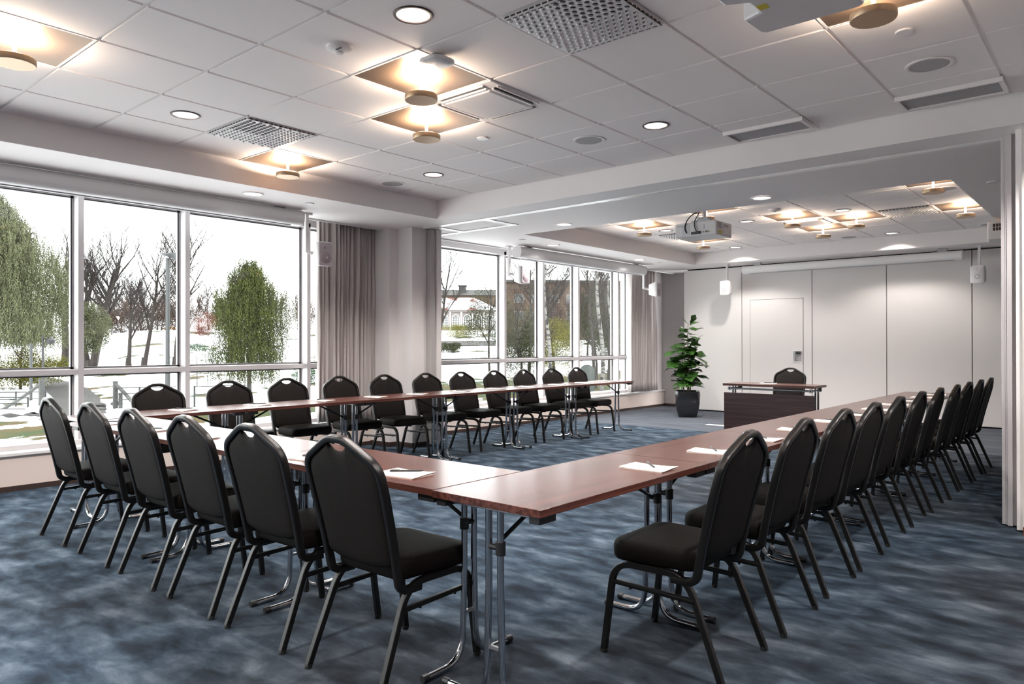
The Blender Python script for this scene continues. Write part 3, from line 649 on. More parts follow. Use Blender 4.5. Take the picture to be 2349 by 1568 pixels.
# ================================================================= CHAIRS
BY = lambda z: -.155 - .125 * max(0, (z - .40) / .51) ** 1.15      # lean of the back
def make_chair():
    r = empty('banquet_chair')
    sec = rrect(.0120, .0120, .0025, 1)
    for s_ in (-1, 1):
        # one bent tube per side: front leg, rail, rear leg, cut into three parts
        x = s_ * .195; xf = s_ * .203
        path = fillet([(s_ * .212, .250, .008), (xf, .205, .372), (x, -.105, .372), (s_ * .212, -.250, .008)], [.085, .085], 8)
        n = len(path); i1 = 5; i2 = n - 6
        MB().sweep(path[:i1 + 1], sec, (1, 0, 0)).build('leg', CHFRAME, r, smooth=25)
        MB().sweep(path[i2:], sec, (1, 0, 0)).build('leg', CHFRAME, r, smooth=25)
        MB().sweep(path[i1:i2 + 1], sec, (1, 0, 0)).build('seat_rail', CHFRAME, r, smooth=25)
        for y in (.250, -.250): MB().tube([(s_ * .212, y, 0), (s_ * .2115, y * .985, .016)], .0145, 8).build('foot_cap', RUBBER, r, smooth=50)
        a, b = Vector((s_ * .206, .222, .295)), Vector((s_ * .203, -.142, .285))
        st = MB().sweep([a, b], rrect(.009, .009, .003, 2), (0, 0, 1))
        for t in (.25, .75):
            c = a.lerp(b, t); st.tube([(c.x, c.y, c.z - .006), (c.x, c.y, c.z - .016)], .006, 8)
        st.build('stretcher', CHFRAME, r, smooth=50)
    # seat
    out = []
    for k in range(4):
        cx, cy_, a = ((.150, .165, 0), (-.150, .165, 90), (-.140, -.085, 180), (.140, -.085, 270))[k]; rr = .065 if k < 2 else .055
        for q in range(7):
            t = math.radians(a + 15 * q); out.append((cx + rr * math.cos(t), cy_ + rr * math.sin(t)))
    cxm, cym = 0, .035
    rings = []
    for s_, z in ((.90, .384), (.965, .386), (.99, .396), (1.0, .42), (.995, .440), (.975, .452), (.93, .459), (.8, .464), (.5, .468), (.15, .469)):
        rings.append([(cxm + (x - cxm) * s_, cym + (y - cym) * s_, z) for x, y in out])
    MB().loops(rings).build('seat', CHFAB, r, smooth=60)
    # back frame outline
    R_ = [(p.x, p.y) for p in fillet([(0, .903, 0), (.046, .903, 0), (.2125, .812, 0), (.2115, .70, 0)], [.040, .052], 6)] + [(.207, .60), (.203, .50), (.200, .42)]
    half = [Vector((x, BY(z), z)) for x, z in R_]
    half = half[:1] + half[1:]
    low = fillet([(.200, BY(.42), .42), (.198, -.145, .352), (.196, -.045, .352)], [.06], 8)
    hp = half + [Vector(p) for p in low[1:]]
    full = [Vector((-p.x, p.y, p.z)) for p in hp[::-1]] + hp[1:]
    # smooth pass
    dense = []
    for i in range(len(full) - 1): dense += [full[i], (full[i] + full[i + 1]) / 2]
    dense.append(full[-1])
    mb = MB(); rings = []; pr = rrect(.0125, .0155, .005, 2)
    for i, p in enumerate(dense):
        t = (dense[min(i + 1, len(dense) - 1)] - dense[max(i - 1, 0)]).normalized()
        nrm = Vector((0, 1, 0)) if p.z > .42 else Vector((1, 0, 0))
        w = min(1, max(0, (p.z - .36) / .1)); ax = Vector((1, 0, 0)) * (1 if p.x < 0 else 1)
        # section: u in the plane of the back, v along its depth
        dep = Vector((0, 1, .24)).normalized() if w > .5 else None
        u = t.cross(Vector((0, 1, .24)).normalized())
        if u.length < .3 or w < .35: u = Vector((-1 if t.z > 0 else 1, 0, 0)) * (1); 
        u.normalize()
        v = u.cross(t).normalized()
        rings.append([p + u * a + v * b for a, b in pr])
    # keep the section from flipping between neighbours
    for i in range(1, len(rings)):
        a, b = rings[i - 1], rings[i]
        if sum((p - q).length for p, q in zip(a, b)) > sum((p - q).length for p, q in zip(a, b[len(b) // 2:] + b[:len(b) // 2])):
            rings[i] = b[len(b) // 2:] + b[:len(b) // 2]
    mb.loops(rings).build('back_frame', CHFRAME, r, smooth=50)
    # upholstered back: outline inside the frame with a dip below the hand hole
    O = [(0, .857), (.018, .859), (.034, .865), (.048, .876), (.056, .886), (.066, .882)] + [(p.x, p.y) for p in fillet([(.080, .8745, 0), (.2005, .808, 0), (.1995, .70, 0)], [.045], 6)] + [(.195, .60), (.191, .52), (.187, .455), (.172, .442), (.12, .430), (.06, .424), (0, .422)]
    ol = O + [(-x, z) for x, z in O[-2:0:-1]]
    # densify
    dn = []
    for i in range(len(ol)):
        a, b = ol[i], ol[(i + 1) % len(ol)]; dn += [a, ((a[0] + b[0]) / 2, (a[1] + b[1]) / 2)]
    zc = .62; rings = []
    prof = [(.02, .024), (.35, .023), (.7, .021), (.86, .018), (.94, .013), (.985, .006), (1.0, .0), (.985, -.006), (.94, -.010), (.85, -.0125), (.6, -.014), (.02, -.014)]
    for s_, d in prof:
        rings.append([(x * s_, BY(zc + (z - zc) * s_) + d, zc + (z - zc) * s_ + d * .2) for x, z in dn])
    MB().loops(rings).build('backrest', CHFAB, r, smooth=60)
    return r
chair0 = make_chair(); used = [0]
def put_chair(x, y, rz, label, group):
    o = chair0 if not used[0] else dup(chair0); used[0] = 1
    o.location = (x, y, 0); o.rotation_euler = (0, 0, rz); return tag(o, label, 'chair', group)
rnd = random.Random(4)
BT = .28       # apex of the back behind the chair's centre
LX = [-6.386, -6.44, -6.44, -6.43, -6.37, -6.35, -6.32, -6.29, -6.25, -6.23, -6.20]
LY = [2.77, 3.44, 4.06, 4.68, 5.24, 5.85, 6.42, 6.99, 7.53, 8.12, 8.68]
for k, (x, y) in enumerate(zip(LX, LY)):
    put_chair(x + BT, y, -PI / 2 + rnd.uniform(-.03, .03), f'black banquet chair on the window side of the window row, {ORD[k]} from the camera end', 'chairs along the window row')
FX = [-5.276, -4.612, -4.022, -3.431, -2.866, -2.249]
for k, x in enumerate(FX):
    put_chair(x + .03, 1.60 + BT, rnd.uniform(-.02, .02), f'black banquet chair of the near row seen from behind, {ORD[k]} from the window', 'chairs along the near row')
RY = [2.708, 3.314, 3.934, 4.49, 5.116, 5.74, 6.31, 6.90, 7.45, 8.0, 8.5]
RX = [-1.115, -1.111, -1.118, -1.115, -1.128, -1.128, -1.117, -1.10, -1.094, -1.084, -1.07]
for k, (x, y) in enumerate(zip(RX, RY)):
    put_chair(x - BT, y, PI / 2 + rnd.uniform(-.03, .03), f'black banquet chair on the outer side of the jamb side row, {ORD[k]} from the camera', 'chairs along the jamb side row')
put_chair(-3.69, 10.37 - BT, PI, 'single black banquet chair behind the speaker desk at the back', None)

# ================================================================= TABLES
TL, TW, TH = 1.2, .50, .72
def make_table():
    r = empty('folding_table')            # long side along local X
    MB().box((-TL / 2 + .001, -TW / 2, TH - .026), (TL / 2 - .001, TW / 2, TH), WOODT).build('tabletop', None, r, bevel=.002)
    for s_ in (-1, 1):
        x = s_ * (TL / 2 - .062)
        # leg: a pair of chrome tubes that part into opposite feet
        for q in (-1, 1):
            y = q * .027
            path = fillet([(x, y, TH - .045), (x, y, .20), (x, y + q * .04, .022), (x, q * .235, .016)], [.0, .075], 8)
            path = [(x, y, TH - .040)] + fillet([(x, y, .40), (x, y + q * .012, .016), (x, q * .235, .0135)], [.11], 10)
            lg = MB().tube(path, .0125, 12, None, (1, 0, 0)).build('leg', CHROME, r, smooth=60)
            MB().tube([(x, q * .222, .0142), (x, q * .250, .0142)], .0142, 12, None, (1, 0, 0)).build('foot_cap', BLACKPL, lg, smooth=60)
        MB().box((x - .006, -.03, .195), (x + .006, .03, .207)).build('link_bar', STEEL, r)
        MB().box((x - .012, -.20, TH - .046), (x + .012, .20, TH - .026)).build('crossbar', STEEL, r, bevel=.002)
        MB().tube([(x - s_ * .012, 0, TH - .165), (x - s_ * .30, 0, TH - .032)], .008, 8, BLACKPL).tube([(x, -.027, TH - .195), (x, -.027, TH - .150)], .018, 10, BLACKPL).tube([(x, -.03, TH - .172), (x, .034, TH - .172)], .011, 8, BLACKPL).box((x - s_ * .33, -.02, TH - .036), (x - s_ * .25, .02, TH - .026), BLACKPL).build('brace', None, r, smooth=40)
        for q in (-1, 1): MB().box((s_ * (TL / 2 - .012), q * .215 - .022, TH - .052), (s_ * (TL / 2 - .10), q * .215 + .022, TH - .026)).build('link_block', BLACKPL, r, bevel=.002)
    return r
tab0 = make_table(); tu = [0]
def put_table(x, y, rz, label, group):
    o = tab0 if not tu[0] else dup(tab0); tu[0] = 1
    o.location = (x, y, 0); o.rotation_euler = (0, 0, rz); return tag(o, label, 'table', group)
for k in range(6):
    put_table(-5.815 + (.012 * k), 1.95 + .6 + 1.2 * k, PI / 2, f'red brown folding table of the window row, {ORD[k]} from the camera end', 'folding tables of the window row')
for k in range(3):
    put_table(-1.935 - .6 - 1.2 * k, 2.075, 0, ['red brown folding table of the near row next to the corner by the camera', 'red brown folding table in the middle of the near row', 'red brown folding table of the near row at its window end'][k], 'folding tables of the near row')
RC = -1.68
for k in range(6):
    put_table(RC, 1.81 + .6 + 1.19 * k, PI / 2, f'red brown folding table of the jamb side row, {ORD[k]} from the camera', 'folding tables of the jamb side row')
# speaker desk
ds = empty('speaker_desk', (-3.62, 9.55, 0)); tag(ds, 'small red brown desk with a dark front panel and chrome frame', 'desk')
MB().box((-.60, -.25, .692), (.60, .22, .722)).build('desk_top', WOODT, ds, bevel=.002)
MB().box((-.60, -.21, .03), (.585, -.188, .60)).build('front_panel', WOODD, ds, bevel=.002)
MB().tube([(-.56, -.17, .655), (.56, -.17, .655)], .013, 10).tube([(.53, -.19, .655), (.53, .17, .655)], .011, 10).tube([(-.53, -.19, .655), (-.53, .17, .655)], .011, 10).build('rail', STEEL, ds, smooth=50)
for s_ in (-1, 1):
    x = s_ * .53
    MB().tube(fillet([(x, .0, .69), (x, .0, .05), (x, .2, .014)], .08), .0125, 12).build('leg', CHROME, ds, smooth=50)
    MB().tube(fillet([(x + .035 * s_, .0, .69), (x + .035 * s_, .0, .05), (x + .035 * s_, -.17, .014)], .08), .0125, 12).build('leg', CHROME, ds, smooth=50)
    MB().tube([(x, -.19, .655), (x, -.165, .655)], .026, 12, None, (0, 0, 1)).build('hinge', STEEL, ds, smooth=50)
    MB().box((x - .02, .14, .635), (x + .02, .19, .692)).build('hinge_block', BLACKPL, ds)

# ================================================================= PADS AND PENS
def make_pad():
    w, h = .0725, .1025; rows = []
    for i in range(9):
        rr = []
        for j in range(7):
            u, v = i / 8 * 2 - 1, j / 6 * 2 - 1
            rr.append((u * h, v * w, .004 + .006 * max(0, u) ** 2 * (1 + v) * .5 + .004 * max(0, -u) ** 3))
        rows.append(rr)
    m = MB().loops(rows, None, False, False, False); m.box((-h, -w, .0), (h * .96, w * .96, .0035))
    o = m.build('notepad', PAPER, smooth=50)
    q = MB()
    for k in range(7): q.box((.052 + (.001 if k % 2 else 0), .010 + k * .0042, .0062), (.0545 - (.0005 if k % 3 else 0), .0130 + k * .0042, .0066))
    q.build('printed_mark', PRINT, o); return o
def make_pen():
    o = MB().tube([(-.07, 0, 0), (-.062, 0, 0), (.045, 0, 0), (.06, 0, 0), (.069, 0, 0)], .0042, 10, None, (0, 0, 1), [.7, 1, 1, .8, .15]).build('pen', BLACKPL, smooth=50)
    MB().box((-.065, -.0012, .004), (-.03, .0012, .0065)).build('pen_clip', STEEL, o); return o
pad0 = make_pad(); pen0 = make_pen(); pu = [0]
def put_pad(x, y, rz, prz, where, gp):
    a, b = (pad0, pen0) if not pu[0] else (dup(pad0), dup(pen0)); pu[0] = 1
    a.location = (x, y, TH); a.rotation_euler = (0, 0, rz); tag(a, 'cream notepad ' + where, 'notepad', 'notepads ' + gp)
    d = Vector((math.cos(rz), math.sin(rz))) * .01
    b.location = (x + d.x, y + d.y, TH + .0155); b.rotation_euler = (0, 0, prz); tag(b, 'black ballpoint pen on the pad ' + where, 'pen', 'pens ' + gp)
for k, y in enumerate([2.75, 3.395, 4.054, 4.683, 5.227, 5.857, 6.46, 7.025, 7.62, 8.20, 8.80]):
    put_pad(-5.84 + .012 * k, y, math.radians(10 + rnd.uniform(-8, 8)), math.radians(80 + rnd.uniform(-20, 20)), f'before the {ORD[k]} chair of the window row', 'on the window row')
for k, x in enumerate([-5.22, -4.60, -4.0, -3.40, -2.87, -2.25]):
    put_pad(x, 1.965, math.radians(8 + 90 * 0 + rnd.uniform(-6, 10)), math.radians(40 + rnd.uniform(-6, 6)), f'before the {ORD[k]} chair of the near row', 'on the near row')
for k, y in enumerate(RY):
    put_pad(-1.57, y + .02, math.radians(4 + rnd.uniform(-6, 6)), math.radians(-47 + rnd.uniform(-6, 6)), f'before the {ORD[k]} chair of the jamb side row', 'on the jamb side row')
put_pad(-3.72, 9.62, .2, .5, 'on the small speaker desk', 'on the desk')
tag(MB().box((-.16, -.06, 0), (.16, .06, .004)).build('floor_socket', SILL, loc=(-4.90, 10.58, 0), rz=.0), 'white floor socket plate in the carpet beside the speaker desk', 'floor socket')
wp = empty('wall_switch', (-.545, 5.765, 1.43)); tag(wp, 'pale switch plate at the right edge of the photo on the divider wall', 'switch')
MB().box((-.0, -.008, -.03), (.08, 0, .09)).build('plate', PLGREY, wp, bevel=.003); MB().box((.015, -.012, 0), (.065, -.008, .06)).build('button', PLWHITE, wp)

# ================================================================= PLANT
pl = empty('potted_fig', (-5.87, 11.52, 0)); tag(pl, 'fiddle leaf fig in a glossy black pot before the back wall', 'plant')
rings = []
for s_, z, rr in ((.135, .0, .06), (.155, .01, .06), (.185, .12, .07), (.205, .25, .08), (.212, .40, .09), (.208, .445, .09), (.198, .447, .09), (.190, .42, .08)):
    rings.append([(x, y, z) for x, y in rrect(s_, s_, rr, 5)])
MB().loops(rings, None, True, False).build('pot', POT, pl, smooth=50, rz=.5)
MB().loops([[(x, y, .42) for x, y in rrect(.189, .189, .08, 5)]], None, False, True).build('soil', SOIL, pl, rz=.5)
rp = random.Random(12)
st = MB(); lf = MB()
stems = [((.0, .0), (.055, .0, 1.60), .012), ((.04, -.02), (-.06, .03, 1.30), .010), ((-.04, .03), (-.11, -.05, 1.15), .009), ((.03, .04), (.12, .06, 1.12), .009)]
def leaf(mb, base, d, L_, w, droop, roll):
    d = d.normalized(); side = d.cross(Vector((0, 0, 1))); side = side.normalized() if side.length > .05 else Vector((1, 0, 0))
    up = side.cross(d).normalized(); side = (side * math.cos(roll) + up * math.sin(roll)).normalized(); up = side.cross(d).normalized()
    pr = [0, .10, .34, .52, .55, .62, .82, 1.0, 1.02, .85, .45, .03]; rows = []
    for i, wv in enumerate(pr):
        t = i / (len(pr) - 1); c = base + d * (L_ * t) + Vector((0, 0, -droop * L_ * t * t)) + up * (.03 * L_ * math.sin(t * 9))
        ww = w * max(wv, .02)
        rows.append([c + side * (ww * q) + up * (abs(q) ** 1.5 * .22 * ww + .07 * ww * math.sin(11 * t + q * 3)) for q in (-1, -.6, 0, .6, 1)])
    mb.loops(rows, None, False, False, False)
for (bx, by), (tx, ty, tz), r_ in stems:
    base = Vector((bx, by, .40)); top = Vector((tx, ty, tz)); n = 12; pts = []
    for i in range(n + 1):
        t = i / n; pts.append(base.lerp(top, t) + Vector((.02 * math.sin(t * 5 + bx * 50), .02 * math.cos(t * 4 + by * 60) - .02, 0)))
    st.tube(pts, r_, 8, None, (.3, .2, 1), [1 - .6 * i / n for i in range(n + 1)])
    nl = int((tz - .5) * 30)
    for i in range(nl):
        z = .52 + (tz - .52) * i / nl; t = (z - .40) / (tz - .40); p = base.lerp(top, t)
        a = i * 2.4 + bx * 40 + rp.uniform(-.4, .4); el = rp.uniform(-.15, .55)
        k = 1 - .25 * abs((z - .85) / .7)
        leaf(lf, p, Vector((math.cos(a), math.sin(a), el)), rp.uniform(.24, .33) * k, rp.uniform(.10, .14) * k, rp.uniform(.1, .5), rp.uniform(-.5, .5))
topv = Vector((.055, 0, 1.58))
leaf(lf, topv, Vector((.45, .2, .9)), .20, .062, .0, .9); leaf(lf, topv - Vector((0, 0, .02)), Vector((-.75, -.3, .85)), .21, .03, .0, .2)
leaf(lf, topv - Vector((0, 0, .15)), Vector((-.8, -.2, .55)), .24, .05, .1, .4); leaf(lf, topv - Vector((0, 0, .28)), Vector((.9, .5, .45)), .24, .022, .0, .2)
st.build('stem', STEMW, pl, smooth=60)
lo = lf.build('foliage', FIG, pl, smooth=60)

# ================================================================= OUTDOORS
def sm(a, b, x):
    t = min(1, max(0, (x - a) / (b - a))); return t * t * (3 - 2 * t)
PTS = [(0, -3.1), (58, -3.1), (80, -2.0), (100, -.6), (130, 2.2), (150, 4.3), (250, 6.3), (420, 9.7)]
def gz(x, y):
    t = -.65 * x + .76 * y; s = (.76 * x + .65 * y) / max(t, 1); k = .25 + .75 * sm(-.68, -.5, s); z = 9.7
    for (a, za), (b, zb) in zip(PTS, PTS[1:]):
        if t <= b: z = za + (zb - za) * (t - a) / (b - a); break
    return -3.1 + (z + 3.1) * k
def E(t, u): return (-.65 * t + .76 * u, .76 * t + .65 * u)      # t metres out, u metres sideways
def EG(t, u, dz=0): x, y = E(t, u); return Vector((x, y, gz(x, y) + dz))
RF = math.atan2(.65, .76)                                        # faces the hotel
def ground_mat():
    m = mat('snowy_ground', (.55, .56, .58), .85, spec=.15); n = m.node_tree.nodes; l = m.node_tree.links; b = n['Principled BSDF']
    t = n.new('ShaderNodeTexCoord')
    def noise(s, d, r=.6):
        q = n.new('ShaderNodeTexNoise'); q.inputs['Scale'].default_value = s; q.inputs['Detail'].default_value = d; q.inputs['Roughness'].default_value = r; l.new(t.outputs['Object'], q.inputs['Vector']); return q.outputs['Fac']
    def ramp(f, st):
        r = n.new('ShaderNodeValToRGB'); e = r.color_ramp.elements; e[0].position, e[0].color = st[0][0], (*st[0][1], 1); e[1].position, e[1].color = st[1][0], (*st[1][1], 1); l.new(f, r.inputs['Fac']); return r.outputs['Color']
    snow = ramp(noise(1.2, 6), [(.30, (.55, .56, .58)), (.52, (.80, .81, .83))])
    speck = ramp(noise(2.6, 9, .75), [(.57, (0, 0, 0)), (.63, (.8, .8, .8))])
    grass = ramp(noise(.25, 5), [(.40, (.010, .026, .002)), (.60, (.050, .030, .005))])
    patch = ramp(noise(.14, 8, .68), [(.55, (0, 0, 0)), (.60, (1, 1, 1))])
    sp = n.new('ShaderNodeSeparateXYZ'); l.new(t.outputs['Object'], sp.inputs[0])
    def mth(op, a, b_=None):
        q = n.new('ShaderNodeMath'); q.operation = op
        for k, v in enumerate((a, b_)):
            if v is None: continue
            if isinstance(v, (int, float)): q.inputs[k].default_value = v
            else: l.new(v, q.inputs[k])
        return q.outputs[0]
    # the lawn in the lee of the building keeps more of its grass
    near = mth('MULTIPLY', mth('SUBTRACT', mth('ABSOLUTE', mth('ADD', sp.outputs['X'], 42.5)), 0), -.16)
    pn = ramp(mth('ADD', mth('ADD', noise(.5, 8, .7), near), .42), [(.50, (0, 0, 0)), (.56, (1, 1, 1))])
    # open lawn below the far room windows
    tt = mth('ADD', mth('MULTIPLY', sp.outputs['X'], -.65), mth('MULTIPLY', sp.outputs['Y'], .76)); uu = mth('ADD', mth('MULTIPLY', sp.outputs['X'], .76), mth('MULTIPLY', sp.outputs['Y'], .65))
    dd = mth('ADD', mth('MULTIPLY', mth('ABSOLUTE', mth('SUBTRACT', tt, 66)), -.028), mth('MULTIPLY', mth('ABSOLUTE', mth('SUBTRACT', uu, 4)), -.022))
    p3 = ramp(mth('ADD', mth('ADD', noise(.6, 7, .7), dd), .43), [(.52, (0, 0, 0)), (.58, (1, 1, 1))])
    m0 = n.new('ShaderNodeMix'); m0.data_type = 'RGBA'; m0.blend_type = 'LIGHTEN'; m0.inputs[0].default_value = 1; l.new(patch, m0.inputs[6]); l.new(p3, m0.inputs[7])
    mx = n.new('ShaderNodeMix'); mx.data_type = 'RGBA'; mx.blend_type = 'LIGHTEN'; mx.inputs[0].default_value = 1; l.new(m0.outputs[2], mx.inputs[6]); l.new(pn, mx.inputs[7])
    c = n.new('ShaderNodeMix'); c.data_type = 'RGBA'; sk = n.new('ShaderNodeMix'); sk.data_type = 'RGBA'; l.new(speck, sk.inputs[0]); l.new(snow, sk.inputs[6]); sk.inputs[7].default_value = (.10, .09, .075, 1); l.new(mx.outputs[2], c.inputs[0]); l.new(sk.outputs[2], c.inputs[6]); l.new(grass, c.inputs[7]); l.new(c.outputs[2], b.inputs['Base Color'])
    return m
GR = ground_mat(); rows = []
ts = [8 + 2.0 * k for k in range(60)] + [130 + 6 * k for k in range(50)]
for t in ts:
    row = []
    for k in range(90):
        s = -1.5 + 2.9 * k / 89; x, y = E(t, s * t); row.append((x, y, gz(x, y) + .05 * math.sin(x * .7) * math.cos(y * .6)))
    rows.append(row)
o = MB().loops(rows, None, False, False, False).build('ground', GR, smooth=80); o['kind'] = 'structure'
ASPH = mat('asphalt', (.052, .042, .037), .9, var=(3, .15)); SNOWM = mat('snow_cap', (.78, .785, .80), .8, bump=(3, .4))
def strip(name, pts, m):
    mb = MB(); n = len(pts); rows = [[EG(t, u0, .10), EG(t, (u0 + u1) / 2, .12), EG(t, u1, .10)] for t, u0, u1 in pts]
    o = mb.loops(rows, None, False, False, False).build(name, m); o['kind'] = 'structure'; return o
strip('path', [(36, -22.6, -19.0), (40, -25.2, -21.8), (47, -29.4, -26.2), (52, -32.9, -29.3), (58.6, -36.8, -33.1), (67, -42.9, -39.0), (75, -48.6, -45.3), (88, -59.4, -56.7)], ASPH)
strip('road', [(118, -30, 4), (122, -30, 4), (126, -30, 4)], ASPH)
BARK = mat('dark_bark', (.026, .017, .013), .9, bump=(9, .5), var=(2, .3)); BARKG = mat('grey_bark', (.075, .06, .047), .9, var=(2, .3))
TWIG = mat('far_twigs', (.060, .042, .036), .9, var=(.6, .3))
def birch_bark():
    m = mat('birch_bark', (.55, .52, .48), .7); n = m.node_tree.nodes; l = m.node_tree.links; b = n['Principled BSDF']
    t = n.new('ShaderNodeTexCoord'); mp = n.new('ShaderNodeMapping'); mp.inputs['Scale'].default_value = (2.2, 2.2, 5.5)
    q = n.new('ShaderNodeTexNoise'); q.inputs['Scale'].default_value = 1.; q.inputs['Detail'].default_value = 4; r = n.new('ShaderNodeValToRGB')
    r.color_ramp.elements[0].position = .44; r.color_ramp.elements[0].color = (.03, .027, .025, 1); r.color_ramp.elements[1].position = .5; r.color_ramp.elements[1].color = (.26, .245, .23, 1)
    l.new(t.outputs['Object'], mp.inputs[0]); l.new(mp.outputs[0], q.inputs['Vector']); l.new(q.outputs['Fac'], r.inputs[0]); l.new(r.outputs[0], b.inputs['Base Color']); return m
BIRCH = birch_bark()
def leafmat(nm, c, a=.5):
    m = mat(nm, c, .7, spec=.2, var=(1.3, a)); return m
L_WIL = leafmat('willow_leaves', (.098, .104, .052), .5); L_BIR = leafmat('weeping_birch_leaves', (.042, .050, .010), .6); L_YEL = leafmat('yellow_green_leaves', (.12, .115, .010), .5)
L_OLI = leafmat('olive_leaves', (.032, .035, .011), .5); L_GRN = leafmat('green_leaves', (.035, .07, .028), .5); L_RED = leafmat('red_twigs', (.13, .042, .028), .4); L_BRN = leafmat('brown_twigs', (.062, .038, .030), .4)
def seg(mb, a, b, r0, r1, n=4):
    d = (b - a); 
    if d.length < 1e-5: return
    d.normalize(); s_ = d.cross(Vector((.31, .12, 1)) if abs(d.z) < .95 else Vector((1, 0, 0))).normalized(); u = s_.cross(d)
    mb.loops([[c + (s_ * math.cos(2 * PI * k / n) + u * math.sin(2 * PI * k / n)) * r for k in range(n)] for c, r in ((a, r0), (b, r1))], None, False, False)
THIN = [1.]
def grow(mb, p, d, L_, r, lev, R, tips, up=.25, nch=(5, 5, 4, 3), droop=0.):
    ns = 5 if lev == 0 else 3; pts = [p]; q = p; rr = [r]
    for i in range(ns):
        d = (d + Vector((R.uniform(-1, 1), R.uniform(-1, 1), R.uniform(-.6, .8))) * (.10 if lev == 0 else .22) + Vector((0, 0, up * .25 - droop * lev * .12))).normalized()
        q = q + d * (L_ / ns); pts.append(q); rr.append(r * (1 - .72 * (i + 1) / ns))
    for i in range(ns): seg(mb, pts[i], pts[i + 1], rr[i], rr[i + 1], 6 if lev == 0 else (4 if lev < 3 else 3))
    if lev >= len(nch): tips.append(q); return
    for k in range(nch[lev]):
        f = (.35 if lev == 0 else .2) + (.65 if lev == 0 else .8) * (k + R.random() * .6) / nch[lev]; i = min(ns - 1, int(f * ns)); b = pts[i].lerp(pts[i + 1], f * ns - i) if f * ns - i <= 1 else pts[i + 1]
        a = R.uniform(0, 2 * PI); e = R.uniform(.35, .8); side = Vector((math.cos(a), math.sin(a), e))
        dd = (d * .55 + side.normalized() * .8).normalized()
        grow(mb, b, dd, L_ * R.uniform(.45, .62) * (1.05 - .3 * f), r * (1 - .7 * f) * .5 + (.010 - .0015 * lev) * THIN[0], lev + 1, R, tips, up, nch, droop)
def bare_tree(name, t, u, h, seed, label, m=BARK, r=None, trunks=1, grp=None, nch=(7, 5, 4, 3), thin=1.):
    R = random.Random(seed); root = empty(name, EG(t, u, -.1)); mb = MB(); tips = []
    for k in range(trunks):
        a = R.uniform(0, 6.28); d = Vector((math.cos(a) * .28, math.sin(a) * .28, 1)).normalized() if trunks > 1 else Vector((R.uniform(-.08, .08), R.uniform(-.08, .08), 1)).normalized()
        grow(mb, Vector((math.cos(a) * .3 * (trunks > 1), math.sin(a) * .3 * (trunks > 1), 0)), d, h * .72, (r or h * .022), 0, R, tips, .25, nch)
    # flared foot
    mb.lathe([((r or h * .022) * 1.7, -.2), ((r or h * .022) * 1.25, .4), ((r or h * .022) * 1.0, 1.3)], n=8, cap0=False, cap1=False)
    mb.build('branches', m, root)
    return tag(root, label, 'tree', grp)
def quad(mb, c, a, b):
    mb.face([c - a, c + b, c + a, c - b])
def strands(mb, R, pts, lo, hi, size, step, floor=None):
    for p in pts:
        L_ = R.uniform(lo, hi); q = Vector(p); sw = Vector((R.uniform(-.1, .1), R.uniform(-.1, .1), 0)); z = 0
        while z < L_:
            if floor is not None and q.z < floor + R.uniform(0, 1.2): break
            a = Vector((R.uniform(-1, 1), R.uniform(-1, 1), -1.6)).normalized() * size * R.uniform(.7, 1.3); b = a.cross(Vector((R.uniform(-1, 1), R.uniform(-1, 1), .2))).normalized() * size * .42
            quad(mb, q + Vector((R.uniform(-.08, .08), R.uniform(-.08, .08), 0)), a, b); q = q + sw * step + Vector((0, 0, -step)); z += step
def weeping(name, t, u, h, w, seed, label, lm, bark, n, size, step, shape, tr, floor, lean=0.):
    R = random.Random(seed); root = empty(name, EG(t, u, 0)); tips = []
    tk = MB(); pts = [Vector((lean * (z / h) ** 1.5 * .8, 0, z)) for z in [h * k / 8 * .85 for k in range(9)]]
    tk.tube(pts, tr, 10, None, (.3, .1, 1), [1.25, 1, .9, .8, .68, .55, .42, .3, .15]); tk.build('trunk', bark, root, smooth=60)
    br = MB()
    for k in range(26):
        z = h * R.uniform(.3, .85); a = R.uniform(0, 2 * PI); grow(br, Vector((lean * (z / h), 0, z)), Vector((math.cos(a), math.sin(a), .7)), w * .8 * shape(z / h), tr * .30, 2, R, tips, .1, (0, 0, 4, 3), .6)
    br.build('branches', bark, root)
    P_ = []
    for k in range(n):
        v = R.random() ** .8; z = h * (.26 + .74 * v); rad = w * shape(z / h) * math.sqrt(R.uniform(.08, 1)); a = R.uniform(0, 2 * PI)
        lump = 1 + .22 * math.sin(3 * a + seed + z * .9) + .12 * math.sin(7 * a + z * 2)
        P_.append((rad * lump * math.cos(a) + lean * z / h, rad * lump * math.sin(a), z + R.uniform(-.3, .3)))
    fl = MB(); strands(fl, R, P_, h * .06, h * .26, size, step, floor); fl.build('foliage', lm, root)
    return tag(root, label, 'tree')
weeping('weeping_willow', 63.4, -45.6, 17.6, 6.6, 7, 'huge pale green weeping willow outside, at the left edge of the near window', L_WIL, BARKG, 12500, .088, .155, lambda v: .9 * math.sin(min(1, (1.05 - v) * 1.9) * PI / 2), .62, 3.4)
weeping('weeping_birch', 54.4, -19.6, 10.6, 2.75, 11, 'slender weeping birch with olive leaves, standing alone in the snow', L_BIR, BARKG, 4200, .068, .10, lambda v: min(1, .22 + (1.0 - v) * 4.2) * (.88 + .12 * math.sin(v * 20)), .17, .55)
